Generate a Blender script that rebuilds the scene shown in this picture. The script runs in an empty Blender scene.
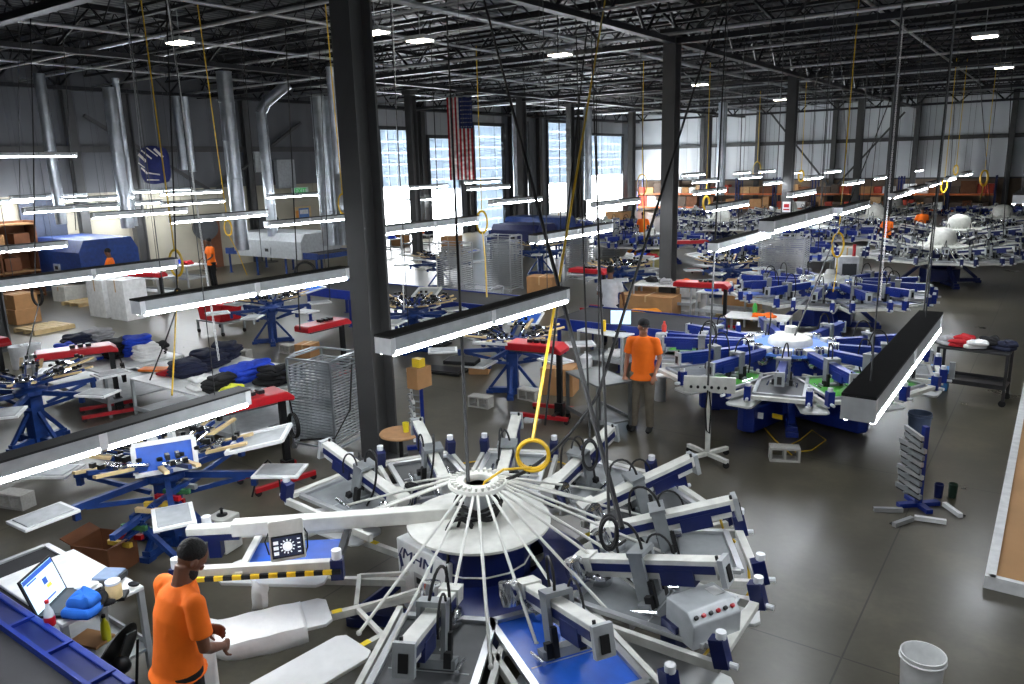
import bpy, bmesh, math, random
from mathutils import Vector, Matrix
random.seed(7)
PI = math.pi
C = bpy.context.scene.collection
sc = bpy.context.scene
# ---------------------------------------------------------------- camera model (metres; Y runs down the hall)
F_PX, CAM_H = 770.0, 4.1
ROLL, TILT, YAW = math.radians(1.46), math.radians(13.06), math.radians(35.5)

def ray(px, py):
    x = (px - 512) / F_PX; y = -(py - 342) / F_PX
    c, s = math.cos(ROLL), math.sin(ROLL)
    xr, yr = c * x + s * y, -s * x + c * y
    ct, st = math.cos(TILT), math.sin(TILT)
    fw, up = ct + yr * st, -st + yr * ct
    cy, sy = math.cos(YAW), math.sin(YAW)
    return Vector((-sy * fw + cy * xr, cy * fw + sy * xr, up))

def P(px, py, z=0.0):
    """place seen at a pixel of the photograph, at height z"""
    d = ray(px, py); t = (z - CAM_H) / d.z
    return Vector((d.x * t, d.y * t, z))

def PY(px, py, Y):
    d = ray(px, py); t = Y / d.y
    return Vector((d.x * t, Y, CAM_H + d.z * t))

def PX(px, py, X):
    d = ray(px, py); t = X / d.x
    return Vector((X, d.y * t, CAM_H + d.z * t))

def s2l(c):
    return tuple(((v / 255) / 12.92 if v / 255 <= 0.04045 else ((v / 255 + 0.055) / 1.055) ** 2.4) for v in c)

# ---------------------------------------------------------------- materials
MATS = {}
def mat(name, rgb, rough=0.5, metal=0.0, var=0.12, scale=9.0, bump=0.0, emit=0.0, ecol=None, coat=0.0, alpha=None, trans=0.0):
    if name in MATS: return MATS[name]
    m = bpy.data.materials.new(name); m.use_nodes = True
    nt = m.node_tree; n = nt.nodes; l = nt.links
    b = n['Principled BSDF']
    b.inputs['Roughness'].default_value = rough
    b.inputs['Metallic'].default_value = metal
    if coat: b.inputs['Coat Weight'].default_value = coat
    if trans: b.inputs['Transmission Weight'].default_value = trans
    col = s2l(rgb)
    tc = n.new('ShaderNodeTexCoord'); nz = n.new('ShaderNodeTexNoise')
    nz.inputs['Scale'].default_value = scale; nz.inputs['Detail'].default_value = 4
    l.new(tc.outputs['Object'], nz.inputs['Vector'])
    rp = n.new('ShaderNodeValToRGB')
    rp.color_ramp.elements[0].position = 0.3; rp.color_ramp.elements[1].position = 0.7
    rp.color_ramp.elements[0].color = (*[max(0, v * (1 - var)) for v in col], 1)
    rp.color_ramp.elements[1].color = (*[min(1, v * (1 + var)) for v in col], 1)
    l.new(nz.outputs['Fac'], rp.inputs['Fac']); l.new(rp.outputs['Color'], b.inputs['Base Color'])
    if bump:
        bp = n.new('ShaderNodeBump'); bp.inputs['Strength'].default_value = bump; bp.inputs['Distance'].default_value = 0.02
        l.new(nz.outputs['Fac'], bp.inputs['Height']); l.new(bp.outputs['Normal'], b.inputs['Normal'])
    if emit:
        b.inputs['Emission Color'].default_value = (*(s2l(ecol) if ecol else col), 1)
        b.inputs['Emission Strength'].default_value = emit
    MATS[name] = m
    return m

NAVY = mat('navy_paint', (15, 28, 82), 0.35, 0.1)
BLUE = mat('royal_blue_paint', (13, 40, 124), 0.38, 0.1)
STEELBLUE = mat('worn_blue_paint', (22, 54, 116), 0.45, 0.1, 0.25)
PALEBLUE = mat('pale_blue_paint', (88, 130, 210), 0.4)
SILVER = mat('brushed_aluminium', (188, 190, 192), 0.35, 0.75, 0.06)
GALV = mat('galvanised_steel', (176, 182, 188), 0.3, 0.85, 0.2, 3)
WHITE = mat('white_paint', (226, 227, 226), 0.4)
OFFWHITE = mat('off_white_paint', (205, 205, 198), 0.45)
GREYP = mat('grey_paint', (128, 132, 134), 0.45, 0.2)
LGREY = mat('light_grey_paint', (170, 174, 176), 0.45, 0.2)
DGREY = mat('dark_grey_paint', (64, 66, 68), 0.5, 0.2)
BLACK = mat('black_rubber', (11, 11, 12), 0.65)
BLACKM = mat('black_metal', (24, 25, 27), 0.4, 0.4)
IRON = mat('column_paint', (74, 74, 74), 0.5, 0.2, 0.1, 2)
DARKIRON = mat('dark_joist_paint', (40, 41, 44), 0.45, 0.4, 0.1, 2)
RED = mat('red_paint', (176, 22, 32), 0.35)
YEL = mat('yellow_hose', (216, 176, 24), 0.45)
ORANGE = mat('orange_cotton', (255, 116, 14), 0.85, 0, 0.06, 14, 0.15)
WHITEC = mat('white_cotton', (232, 232, 230), 0.9, 0, 0.04, 14, 0.15)
NAVYC = mat('navy_cotton', (22, 28, 52), 0.9, 0, 0.2, 14, 0.3)
BLACKC = mat('black_cotton', (16, 16, 19), 0.9, 0, 0.2, 14, 0.3)
ROYALC = mat('royal_cotton', (28, 66, 190), 0.9, 0, 0.15, 14, 0.3)
GREYC = mat('grey_cotton', (150, 150, 152), 0.9, 0, 0.1, 14, 0.3)
YELC = mat('yellow_green_cotton', (214, 216, 60), 0.9, 0, 0.1, 14, 0.3)
REDC = mat('red_cotton', (170, 26, 34), 0.9, 0, 0.1, 14, 0.3)
KHAKI = mat('khaki_cotton', (112, 104, 90), 0.9, 0, 0.1, 14, 0.3)
CARD = mat('cardboard', (172, 128, 84), 0.85, 0, 0.1, 5)
BROWN = mat('dark_cardboard', (104, 62, 34), 0.8, 0, 0.15, 5)
WOOD = mat('pale_wood', (206, 180, 132), 0.6, 0, 0.12, 8)
SKIN = mat('brown_skin', (104, 66, 46), 0.5, 0, 0.06)
SKIN2 = mat('tan_skin', (168, 118, 92), 0.5, 0, 0.06)
HAIR = mat('black_hair', (14, 12, 11), 0.8, 0, 0.3, 60, 0.6)
MESHB = mat('blue_screen_mesh', (28, 88, 190), 0.35)
GREENM = mat('green_screen_mesh', (62, 148, 40), 0.5)
BELT = mat('dark_conveyor_belt', (40, 40, 43), 0.75, 0, 0.15, 3, 0.2)
PLAST = mat('white_plastic', (226, 228, 230), 0.35)
CONC = mat('concrete_block', (168, 166, 160), 0.9, 0, 0.12, 30, 0.3)
PLATEN = mat('platen_white', (220, 221, 220), 0.4, 0, 0.05)
CHROME = mat('chrome', (215, 217, 220), 0.15, 1.0, 0.03)
GLOW = mat('tube_glow', (255, 255, 255), 0.5, emit=26.0, ecol=(244, 249, 255), var=0)

# ---------------------------------------------------------------- mesh builder
class MB:
    def __init__(s): s.v = []; s.f = []; s.m = []
    def add(s, vs, fs, m=0):
        o = len(s.v); s.v += [tuple(v) for v in vs]
        s.f += [tuple(o + i for i in f) for f in fs]; s.m += [m] * len(fs); return s
    def box(s, c, d, R=None, m=0):
        c = Vector(c); hx, hy, hz = d[0] / 2, d[1] / 2, d[2] / 2
        vs = [Vector((x, y, z)) for x in (-hx, hx) for y in (-hy, hy) for z in (-hz, hz)]
        if R is not None:
            if not isinstance(R, Matrix): R = Matrix.Rotation(R, 3, 'Z')
            vs = [R @ v for v in vs]
        return s.add([c + v for v in vs], [(0, 1, 3, 2), (4, 6, 7, 5), (0, 4, 5, 1), (2, 3, 7, 6), (0, 2, 6, 4), (1, 5, 7, 3)], m)
    def beam(s, p, q, w, h=None, m=0, up=(0, 0, 1)):
        """bar from p to q, w wide and h tall"""
        p, q = Vector(p), Vector(q); h = h or w; d = q - p; L = d.length
        if L < 1e-6: return s
        y = d / L; up = Vector(up)
        if abs(y.dot(up)) > .98: up = Vector((1, 0, 0))
        x = y.cross(up).normalized(); z = x.cross(y)
        R = Matrix((x, y, z)).transposed()
        return s.box((p + q) / 2, (w, L, h), R, m)
    def tube(s, pts, r, n=6, m=0, caps=True, closed=False):
        pts = [Vector(p) for p in pts]; k = len(pts)
        rs = r if isinstance(r, (list, tuple)) else [r] * k
        t0 = (pts[1] - pts[0]).normalized(); a = Vector((0, 0, 1)) if abs(t0.z) < .9 else Vector((1, 0, 0))
        u = t0.cross(a).normalized(); vs = []
        for i in range(k):
            t = ((pts[(i + 1) % k] if closed or i < k - 1 else pts[i]) - (pts[i - 1] if closed or i else pts[0]))
            if t.length < 1e-9: t = t0
            t.normalize(); u = (u - t * u.dot(t))
            u = u.normalized() if u.length > 1e-6 else t.orthogonal().normalized()
            w = t.cross(u)
            for j in range(n):
                g = 2 * PI * j / n; vs.append(pts[i] + (u * math.cos(g) + w * math.sin(g)) * rs[i])
        fs = []
        for i in range(k if closed else k - 1):
            a0, b0 = i * n, ((i + 1) % k) * n
            fs += [(a0 + j, a0 + (j + 1) % n, b0 + (j + 1) % n, b0 + j) for j in range(n)]
        if caps and not closed: fs += [tuple(range(n - 1, -1, -1)), tuple((k - 1) * n + j for j in range(n))]
        return s.add(vs, fs, m)
    def lathe(s, prof, n=24, c=(0, 0, 0), R=None, m=0, a0=0.0, a1=2 * PI):
        c = Vector(c); full = abs(a1 - a0 - 2 * PI) < 1e-6; k = n if full else n + 1; vs = []
        for r, z in prof:
            for j in range(k):
                g = a0 + (a1 - a0) * j / n; v = Vector((r * math.cos(g), r * math.sin(g), z))
                vs.append(c + (R @ v if R is not None else v))
        fs = []
        for i in range(len(prof) - 1):
            for j in range(n): fs.append((i * k + j, i * k + (j + 1) % k, (i + 1) * k + (j + 1) % k, (i + 1) * k + j))
        if full and prof[0][0] > 1e-6: fs.append(tuple(range(n - 1, -1, -1)))
        if full and prof[-1][0] > 1e-6: fs.append(tuple((len(prof) - 1) * n + j for j in range(n)))
        return s.add(vs, fs, m)
    def prism(s, pts, z0, z1, M=None, m=0):
        """closed outline in XY swept from z0 to z1, then moved by matrix M"""
        k = len(pts); vs = [Vector((x, y, z0)) for x, y in pts] + [Vector((x, y, z1)) for x, y in pts]
        if M is not None: vs = [M @ v for v in vs]
        return s.add(vs, [tuple(range(k - 1, -1, -1)), tuple(range(k, 2 * k))] + [(i, (i + 1) % k, k + (i + 1) % k, k + i) for i in range(k)], m)
    def ell(s, c, r, R=None, m=0, n=12, k=8):
        vs = []; c = Vector(c)
        for i in range(1, k):
            a = PI * i / k
            for j in range(n):
                g = 2 * PI * j / n; v = Vector((r[0] * math.sin(a) * math.cos(g), r[1] * math.sin(a) * math.sin(g), r[2] * math.cos(a)))
                vs.append(c + (R @ v if R is not None else v))
        tp = Vector((0, 0, r[2])); 
        vs += [c + (R @ tp if R is not None else tp), c - (R @ tp if R is not None else tp)]
        T, B = len(vs) - 2, len(vs) - 1
        fs = [(T, j, (j + 1) % n) for j in range(n)] + [(B, (k - 2) * n + (j + 1) % n, (k - 2) * n + j) for j in range(n)]
        for i in range(k - 2): fs += [(i * n + j, (i + 1) * n + j, (i + 1) * n + (j + 1) % n, i * n + (j + 1) % n) for j in range(n)]
        return s.add(vs, fs, m)
    def ltube(s, rings, side=(1, 0, 0), n=16, m=0):
        """loft of ellipses: rings = [(centre, half width along side, half depth)]"""
        side = Vector(side); cs = [Vector(r[0]) for r in rings]; vs = []; k = len(cs)
        for i, (c, a, b) in enumerate(rings):
            t = (cs[min(i + 1, k - 1)] - cs[max(i - 1, 0)]).normalized()
            x = (side - t * side.dot(t)).normalized(); y = t.cross(x)
            for j in range(n):
                g = 2 * PI * j / n; vs.append(cs[i] + x * a * math.cos(g) + y * b * math.sin(g))
        fs = [tuple(range(n - 1, -1, -1)), tuple((k - 1) * n + j for j in range(n))]
        for i in range(k - 1): fs += [(i * n + j, i * n + (j + 1) % n, (i + 1) * n + (j + 1) % n, (i + 1) * n + j) for j in range(n)]
        return s.add(vs, fs, m)
    def build(s, name, mats, parent=None, smooth=True, bevel=0.0):
        me = bpy.data.meshes.new(name); me.from_pydata(s.v, [], s.f)
        if not isinstance(mats, (list, tuple)): mats = [mats]
        for k in mats: me.materials.append(k)
        if len(mats) > 1: me.polygons.foreach_set('material_index', s.m)
        bm = bmesh.new(); bm.from_mesh(me); bmesh.ops.recalc_face_normals(bm, faces=bm.faces); bm.to_mesh(me); bm.free()
        if smooth:
            me.polygons.foreach_set('use_smooth', [True] * len(me.polygons))
            me.set_sharp_from_angle(angle=math.radians(38))
        o = bpy.data.objects.new(name, me); C.objects.link(o)
        if parent is not None: o.parent = parent
        if bevel:
            b = o.modifiers.new('bevel', 'BEVEL'); b.width = bevel; b.segments = 2; b.limit_method = 'ANGLE'
        return o

def thing(name, label, cat, loc=(0, 0, 0), rz=0.0, group=None):
    o = bpy.data.objects.new(name, None); C.objects.link(o); o.empty_display_size = .1
    o.location = loc; o.rotation_euler = (0, 0, rz); o['label'] = label; o['category'] = cat
    if group: o['group'] = group
    return o

def tag(o, label, cat, group=None, kind=None, loc=None, rz=None):
    o['label'] = label; o['category'] = cat
    if group: o['group'] = group
    if kind: o['kind'] = kind
    if loc is not None: o.location = loc
    if rz is not None: o.rotation_euler = (0, 0, rz)
    return o

def struct(o):
    o['kind'] = 'structure'; return o

def dup(root, loc, rz=0.0, label=None, group=None):
    def cp(o, par):
        c = o.copy(); C.objects.link(c)
        if par is not None: c.parent = par
        for ch in o.children: cp(ch, c)
        return c
    r = cp(root, None); r.location = loc; r.rotation_euler = (0, 0, rz)
    if label: r['label'] = label
    if group: r['group'] = group
    return r

def textobj(name, body, size, m, M, parent=None, extrude=0.001, shear=None):
    cu = bpy.data.curves.new(name, 'FONT'); cu.body = body; cu.size = size; cu.extrude = extrude
    cu.align_x = 'CENTER'; cu.align_y = 'CENTER'; cu.materials.append(m)
    tmp = bpy.data.objects.new(name, cu); C.objects.link(tmp)
    me = bpy.data.meshes.new_from_object(tmp.evaluated_get(bpy.context.evaluated_depsgraph_get()))
    bpy.data.objects.remove(tmp); bpy.data.curves.remove(cu)
    if not me.materials: me.materials.append(m)
    if shear: me.transform(Matrix(((shear[0], shear[1], 0, 0), (0, 1, 0, 0), (0, 0, 1, 0), (0, 0, 0, 1))))
    o = bpy.data.objects.new(name, me); C.objects.link(o)
    if parent is not None: o.parent = parent
    o.matrix_local = M
    return o
def rz3(a): return Matrix.Rotation(a, 3, 'Z')
def V(*a): return Vector(a)

# ---------------------------------------------------------------- the hall
XW, XE, YS, YN = -30.0, 10.0, -9.0, 60.0
ROOF_Z = 8.5
def floor_mat():
    m = bpy.data.materials.new('polished_concrete'); m.use_nodes = True
    n = m.node_tree.nodes; l = m.node_tree.links; b = n['Principled BSDF']
    tc = n.new('ShaderNodeTexCoord')
    a = n.new('ShaderNodeTexNoise'); a.inputs['Scale'].default_value = 0.55; a.inputs['Detail'].default_value = 7; a.inputs['Roughness'].default_value = .62
    l.new(tc.outputs['Object'], a.inputs['Vector'])
    r = n.new('ShaderNodeValToRGB'); e = r.color_ramp.elements
    e[0].position = .3; e[0].color = (*s2l((62, 58, 46)), 1); e[1].position = .72; e[1].color = (*s2l((108, 102, 86)), 1)
    k = e.new(.52); k.color = (*s2l((80, 76, 64)), 1)
    l.new(a.outputs['Fac'], r.inputs['Fac'])
    # fine speckle
    s = n.new('ShaderNodeTexNoise'); s.inputs['Scale'].default_value = 14; s.inputs['Detail'].default_value = 5
    l.new(tc.outputs['Object'], s.inputs['Vector'])
    mx = n.new('ShaderNodeMix'); mx.data_type = 'RGBA'; mx.blend_type = 'MULTIPLY'; mx.inputs['Factor'].default_value = .5
    sr = n.new('ShaderNodeValToRGB'); sr.color_ramp.elements[0].color = (.55, .55, .55, 1); sr.color_ramp.elements[1].color = (1.2, 1.2, 1.2, 1)
    l.new(s.outputs['Fac'], sr.inputs['Fac']); l.new(r.outputs['Color'], mx.inputs['A']); l.new(sr.outputs['Color'], mx.inputs['B'])
    # control joints every 4.4 m
    bk = n.new('ShaderNodeTexBrick'); bk.offset = 0; bk.inputs['Scale'].default_value = 1; bk.inputs['Mortar Size'].default_value = .008
    bk.inputs['Brick Width'].default_value = 4.4; bk.inputs['Row Height'].default_value = 4.4
    bk.inputs['Color1'].default_value = (1, 1, 1, 1); bk.inputs['Color2'].default_value = (1, 1, 1, 1); bk.inputs['Mortar'].default_value = (.3, .3, .3, 1)
    mp = n.new('ShaderNodeMapping'); mp.inputs['Location'].default_value = (1.1, 2.62, 0)
    l.new(tc.outputs['Object'], mp.inputs['Vector']); l.new(mp.outputs['Vector'], bk.inputs['Vector'])
    m2 = n.new('ShaderNodeMix'); m2.data_type = 'RGBA'; m2.blend_type = 'MULTIPLY'; m2.inputs['Factor'].default_value = 1
    l.new(mx.outputs['Result'], m2.inputs['A']); l.new(bk.outputs['Color'], m2.inputs['B'])
    l.new(m2.outputs['Result'], b.inputs['Base Color'])
    rr = n.new('ShaderNodeMapRange'); rr.inputs['To Min'].default_value = .2; rr.inputs['To Max'].default_value = .42
    l.new(a.outputs['Fac'], rr.inputs['Value']); l.new(rr.outputs['Result'], b.inputs['Roughness'])
    return m
def panel_mat(name, rgb, pitch, axis, rough=.45, metal=.1):
    """ribbed sheet-metal panelling, the ribs as a real bump along one axis"""
    m = bpy.data.materials.new(name); m.use_nodes = True
    n = m.node_tree.nodes; l = m.node_tree.links; b = n['Principled BSDF']
    b.inputs['Roughness'].default_value = rough; b.inputs['Metallic'].default_value = metal
    tc = n.new('ShaderNodeTexCoord'); w = n.new('ShaderNodeTexWave'); w.bands_direction = axis; w.inputs['Scale'].default_value = 1 / pitch * .314
    w.wave_profile = 'SIN'
    l.new(tc.outputs['Object'], w.inputs['Vector'])
    bp = n.new('ShaderNodeBump'); bp.inputs['Strength'].default_value = .6; bp.inputs['Distance'].default_value = .04
    l.new(w.outputs['Fac'], bp.inputs['Height']); l.new(bp.outputs['Normal'], b.inputs['Normal'])
    nz = n.new('ShaderNodeTexNoise'); nz.inputs['Scale'].default_value = .5; l.new(tc.outputs['Object'], nz.inputs['Vector'])
    r = n.new('ShaderNodeValToRGB'); c = s2l(rgb)
    r.color_ramp.elements[0].color = (*[v * .8 for v in c], 1); r.color_ramp.elements[1].color = (*[v * 1.1 for v in c], 1)
    l.new(nz.outputs['Fac'], r.inputs['Fac']); l.new(r.outputs['Color'], b.inputs['Base Color'])
    return m
WALLW = panel_mat('white_wall_sheet', (206, 210, 214), .9, 'X')
WALLL = panel_mat('white_wall_sheet_west', (196, 200, 204), .9, 'Y')
DECK = panel_mat('steel_roof_deck', (70, 72, 75), .3, 'X', .45, .5)
LOWW = mat('brown_lower_wall', (120, 104, 88), .8, 0, .12, 1.5)
PLASTER = mat('cream_plaster', (176, 170, 152), .8, 0, .05, 1.5)
struct(MB().box(((XW + XE) / 2, (YS + YN) / 2, -.1), (XE - XW, YN - YS, .2)).build('floor', floor_mat(), smooth=False))
struct(MB().box(((XW + XE) / 2, (YS + YN) / 2, ROOF_Z + .1), (XE - XW, YN - YS, .2)).build('ceiling', DECK, smooth=False))
# north wall: brown masonry up to 2.4 m, white sheet above
nw = MB()
nw.box(((XW + XE) / 2, YN + .15, 1.2), (XE - XW, .3, 2.4), m=1)
nw.box(((XW + XE) / 2, YN + .2, (2.4 + ROOF_Z) / 2), (XE - XW, .3, ROOF_Z - 2.4), m=0)
struct(nw.build('wall_north', [WALLW, LOWW], smooth=False))
struct(MB().box((XE + .15, (YS + YN) / 2, ROOF_Z / 2), (.3, YN - YS, ROOF_Z)).build('wall_east', WALLL, smooth=False))
struct(MB().box(((XW + XE) / 2, YS - .15, ROOF_Z / 2), (XE - XW, .3, ROOF_Z)).build('wall_south', WALLW, smooth=False))
DARKWALL = panel_mat('dark_wall_sheet', (98, 100, 104), .9, 'Y'); GREYWALL = panel_mat('grey_wall_sheet', (120, 124, 130), .9, 'Y')
# west wall with dock doors: (y0, y1, head of the door, height of the gap left open)
DOORS = [(30.4, 32.9, 6.0, 3.0), (34.3, 37.0, 5.6, 2.7), (38.5, 41.5, 6.4, 0.0), (43.1, 44.3, 6.6, 2.8), (46.9, 49.6, 6.8, 2.6), (52.2, 58.2, 6.0, 3.0)]
ww = MB(); y = YS
def wseg(y0, y1, z0, z1, m):
    ww.box((XW - .15, (y0 + y1) / 2, (z0 + z1) / 2), (.3, y1 - y0, z1 - z0), m=m)
for d in DOORS + [(YN, YN, 0, 0)]:
    m_ = 1 if y < 29 else 0
    if y < 29 < d[0]:
        wseg(y, 29, 0, 3.4, 1); wseg(y, 29, 3.4, ROOF_Z, 2); y = 29
    wseg(y, d[0], 0, ROOF_Z, 3)
    if d[1] > d[0]: wseg(d[0], d[1], d[2], ROOF_Z, 0)
    y = d[1]
struct(ww.build('wall_west', [WALLL, PLASTER, DARKWALL, GREYWALL], smooth=False))
DOORP = mat('door_panel', (206, 210, 214), .5, 0, .04, 1, trans=0)
def see_through(m, f, col):
    nt = m.node_tree; out = nt.nodes['Material Output']; tr = nt.nodes.new('ShaderNodeBsdfTranslucent'); tr.inputs['Color'].default_value = (*col, 1)
    mx = nt.nodes.new('ShaderNodeMixShader'); mx.inputs['Fac'].default_value = f
    nt.links.new(nt.nodes['Principled BSDF'].outputs[0], mx.inputs[1]); nt.links.new(tr.outputs[0], mx.inputs[2]); nt.links.new(mx.outputs[0], out.inputs['Surface'])
see_through(DOORP, .4, (.85, .9, .95))
for i, (y0, y1, zt, zo) in enumerate(DOORS):
    t = thing('door_%d' % (i + 1), 'white sectional dock door in the far wall', 'door', (XW, (y0 + y1) / 2, 0)); t['kind'] = 'structure'
    p = MB(); w = y1 - y0; n = max(2, round((zt - zo) / .62)); h = (zt - zo) / n
    nc = max(2, round(w / .62))
    for k in range(n):
        for j in range(nc):
            p.box((-.06, -w / 2 + (j + .5) * w / nc, zo + (k + .5) * h), (.05, w / nc - .05, h - .05))
    p.box((-.09, 0, (zo + zt) / 2), (.04, w, zt - zo))
    p.build('door_panel', DOORP, t, smooth=False)
    f = MB()
    for sgn in (-1, 1): f.box((.06, sgn * (w / 2 + .08), zt / 2), (.14, .16, zt))
    f.box((.06, 0, zt + .1), (.14, w + .3, .2)); f.build('door_frame', DGREY, t, smooth=False)

# girts and wall posts
gi = MB()
gi.box(((XW + XE) / 2, YN - .08, 5.05), (XE - XW, .16, .26)); gi.box(((XW + XE) / 2, YN - .05, 2.42), (XE - XW, .1, .1))
struct(gi.build('trim_1', IRON, smooth=False))
gi = MB(); gi.box((XW + .08, (YS + 29) / 2, 5.0), (.16, 29 - YS, .24)); gi.box((XW + .08, (29 + YN) / 2, 7.15), (.16, YN - 29, .2))
struct(gi.build('trim_2', IRON, smooth=False))
def wall_post(x, y, w=.32):
    b = MB(); b.box((0, 0, ROOF_Z / 2), (w, .05, ROOF_Z)); b.box((0, -.13, ROOF_Z / 2), (.05, .24, ROOF_Z)); b.box((0, -.25, ROOF_Z / 2), (w, .04, ROOF_Z))
    o = struct(b.build('column', IRON, smooth=False)); o.location = (x, y, 0); return o
for px in (702, 757, 833, 915, 1010): 
    q = PY(px, 150, YN - .3); wall_post(q.x, YN - .05)
for yy in (14.5, 22, 29.6, 33.6, 37.8, 42.3, 45.6, 51):
    o = wall_post(XW + .06, yy); o.rotation_euler = (0, 0, PI / 2)
# cross bracing on the north wall and west wall
q = PY(832, 190, YN - .35)
br = MB()
a0, a1 = PY(770, 112, YN - .35), PY(905, 112, YN - .35)
for a in (a0, a1): br.beam((a.x, YN - .35, a.z), (q.x, YN - .35, q.z), .12, .12)
br.box((q.x, YN - .36, q.z), (.9, .05, .9))
struct(br.build('trim_3', IRON, smooth=False))
br = MB(); br.beam((XW + .3, 15, 6.2), (XW + .3, 20, 3.2), .12); br.beam((XW + .3, 25, 6.2), (XW + .3, 20, 3.2), .12)
struct(br.build('trim_4', IRON, smooth=False))

# free-standing H columns
def column(x, y, w=.35, d=.36, zb=0):
    t = MB(); h = 7.4
    t.box((0, d / 2, h / 2), (w, .035, h)); t.box((0, -d / 2, h / 2), (w, .035, h)); t.box((0, 0, h / 2), (.035, d, h))
    t.box((0, 0, .02), (w + .2, d + .2, .04)); t.box((0, 0, h - .1), (w + .15, d + .15, .2))
    for sx in (-1, 1):
        for sy in (-1, 1): t.tube([(sx * (w / 2 + .04), sy * (d / 2 + .04), .03), (sx * (w / 2 + .04), sy * (d / 2 + .04), .12)], .015)
    o = struct(t.build('column', IRON, smooth=False)); o.location = (x, y, 0); return o
def at_bottom(px, Y, z=0):
    """x of the column standing at depth Y whose foot is seen at column px"""
    q = PY(px, 300, Y); r = q
    for _ in range(6):
        d = ray(px, 300); 
        # intersect the vertical image line with the floor at depth Y
        lo, hi = 150, 1200
        for _ in range(40):
            mid = (lo + hi) / 2; p = P(px, mid, z) if ray(px, mid).z < -1e-4 else None
            if p is None or p.y > Y: lo = mid
            else: hi = mid
        return P(px, (lo + hi) / 2, z).x
COLS = [(-7.66, 7.4), (-8.85, 20.0), (at_bottom(784, 32.5), 32.5), (at_bottom(885, 44), 44), (at_bottom(853, 50), 50), (-20.6, 7.6), (at_bottom(524, 32.5), 32.5),
        (at_bottom(631, 47), 47), (at_bottom(418, 27), 27), (at_bottom(146, 16.5), 16.5), (at_bottom(706, 54), 54), (at_bottom(571, 40), 40)]
for x, y in COLS: column(x, y)

# roof framing: girders down the hall, open-web joists across it
def truss(L, h, pitch, ch, webr):
    b = MB(); b.beam((0, 0, 0), (L, 0, 0), ch * 1.6, ch); b.beam((0, 0, h), (L, 0, h), ch * 1.6, ch)
    n = int(L / pitch)
    for i in range(n):
        x = i * pitch; b.tube([(x, 0, 0), (x + pitch / 2, 0, h), (x + pitch, 0, 0)], webr, 4, caps=False)
    return b
LX = XE - XW
j0 = truss(LX, .75, 1.5, .07, .022).build('roof_joist', DARKIRON, smooth=False); struct(j0); j0.location = (XW, -1, 7.62)
y = 1.0
while y < YN - .5:
    o = j0.copy(); C.objects.link(o); o.location = (XW, y, 7.62); y += 1.6
g0 = truss(YN - YS, 1.1, 2.1, .13, .045).build('roof_girder', DARKIRON, smooth=False); struct(g0)
g0.rotation_euler = (0, 0, PI / 2); g0.location = (-8.8, YS, 7.1)
for gx in (-20.6, 1.5, -29.4):
    o = g0.copy(); C.objects.link(o); o.location = (gx, YS, 7.1)
x0 = truss(LX, 1.2, 2.4, .14, .05).build('roof_girder', DARKIRON, smooth=False); struct(x0); x0.location = (XW, 20, 7.1)
for gy in (7.5, 32.5, 45, 57): o = x0.copy(); C.objects.link(o); o.location = (XW, gy, 7.1)
# joist bridging rods
br = MB()
for bx in range(-28, 10, 3): br.tube([(bx, YS, 7.64), (bx, YN, 7.64)], .018, 4)
struct(br.build('trim_5', DARKIRON, smooth=False))
# sprinkler and conduit runs
n_ = 0
for kind, c0, z, r in (('y', -10.9, 7.2, .06), ('y', -14.2, 7.3, .035), ('y', -4.0, 7.35, .035), ('y', -18.5, 7.3, .04), ('y', -25, 7.3, .04), ('y', 2.5, 7.3, .04),
                       ('x', 10.9, 7.2, .045), ('x', 13.1, 7.3, .035), ('x', 15.6, 7.25, .03), ('x', 19.4, 7.2, .045), ('x', 24.3, 7.3, .04), ('x', 30, 7.25, .04), ('x', 36, 7.25, .04), ('x', 42, 7.25, .04), ('x', 49, 7.25, .04)):
    b = MB(); b.tube([(c0, YS, z), (c0, YN, z)] if kind == 'y' else [(XW, c0, z), (XE, c0, z)], r, 8)
    o = b.build('ceiling_pipe', SILVER); tag(o, '', 'pipe')
    n_ += 1
    nm = {(-10.9): 'thick pale pipe slanting under the roof from the big front column toward the far wall',
          10.9: 'pale conduit crossing the upper corner of the roof above the wall clock of ducts'}
    o['label'] = ('silver roof pipe running down the hall, ' if kind == 'y' else 'silver roof pipe running across the hall, ') + \
        {-10.9: 'the thick one beside the column line', -14.2: 'thin, next past the thick one', -4.0: 'over the right aisle side presses', -18.5: 'over the blue dryers', -25: 'nearest the dock door wall', 2.5: 'beyond the aisle',
         10.9: 'the nearest of all', 13.1: 'second nearest', 15.6: 'thinnest, third from the front', 19.4: 'just before the second column', 24.3: 'just past the second column', 30: 'before the third column', 36: 'after the third column', 42: 'over the far presses', 49: 'farthest before the end wall'}[c0]
# ducts: silver exhaust stacks rising from the dryers
def duct(px, py, zb, X, r, label, top=7.3, elbow=None):
    q = PX(px, py, X); z0 = q.z
    b = MB(); seg = []; z = z0
    while z < top:
        z2 = min(z + 1.2, top)
        b.lathe([(r, z - z0), (r, z2 - z0 - .04), (r * 1.05, z2 - z0 - .03), (r * 1.05, z2 - z0)], 18); z = z2
    if elbow:
        b.tube([(0, 0, top - z0), (elbow * .15, elbow * .1, top - z0 + .35), (elbow * .8, elbow * .5, top - z0 + 1.0)], r, 16)
    o = b.build('exhaust_duct', GALV); tag(o, label, 'duct', loc=(X, q.y, z0))
    return o
duct(62, 224, 2, -27.5, .17, 'silver exhaust duct on the blue dryer, the leftmost one')
duct(128, 228, 2, -26.5, .21, 'silver twin-width exhaust duct, second from the left by the red-topped dryer end', top=6.9)
duct(135, 226, 2, -27.2, .11, 'thin silver duct tight behind the second exhaust duct')
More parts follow.
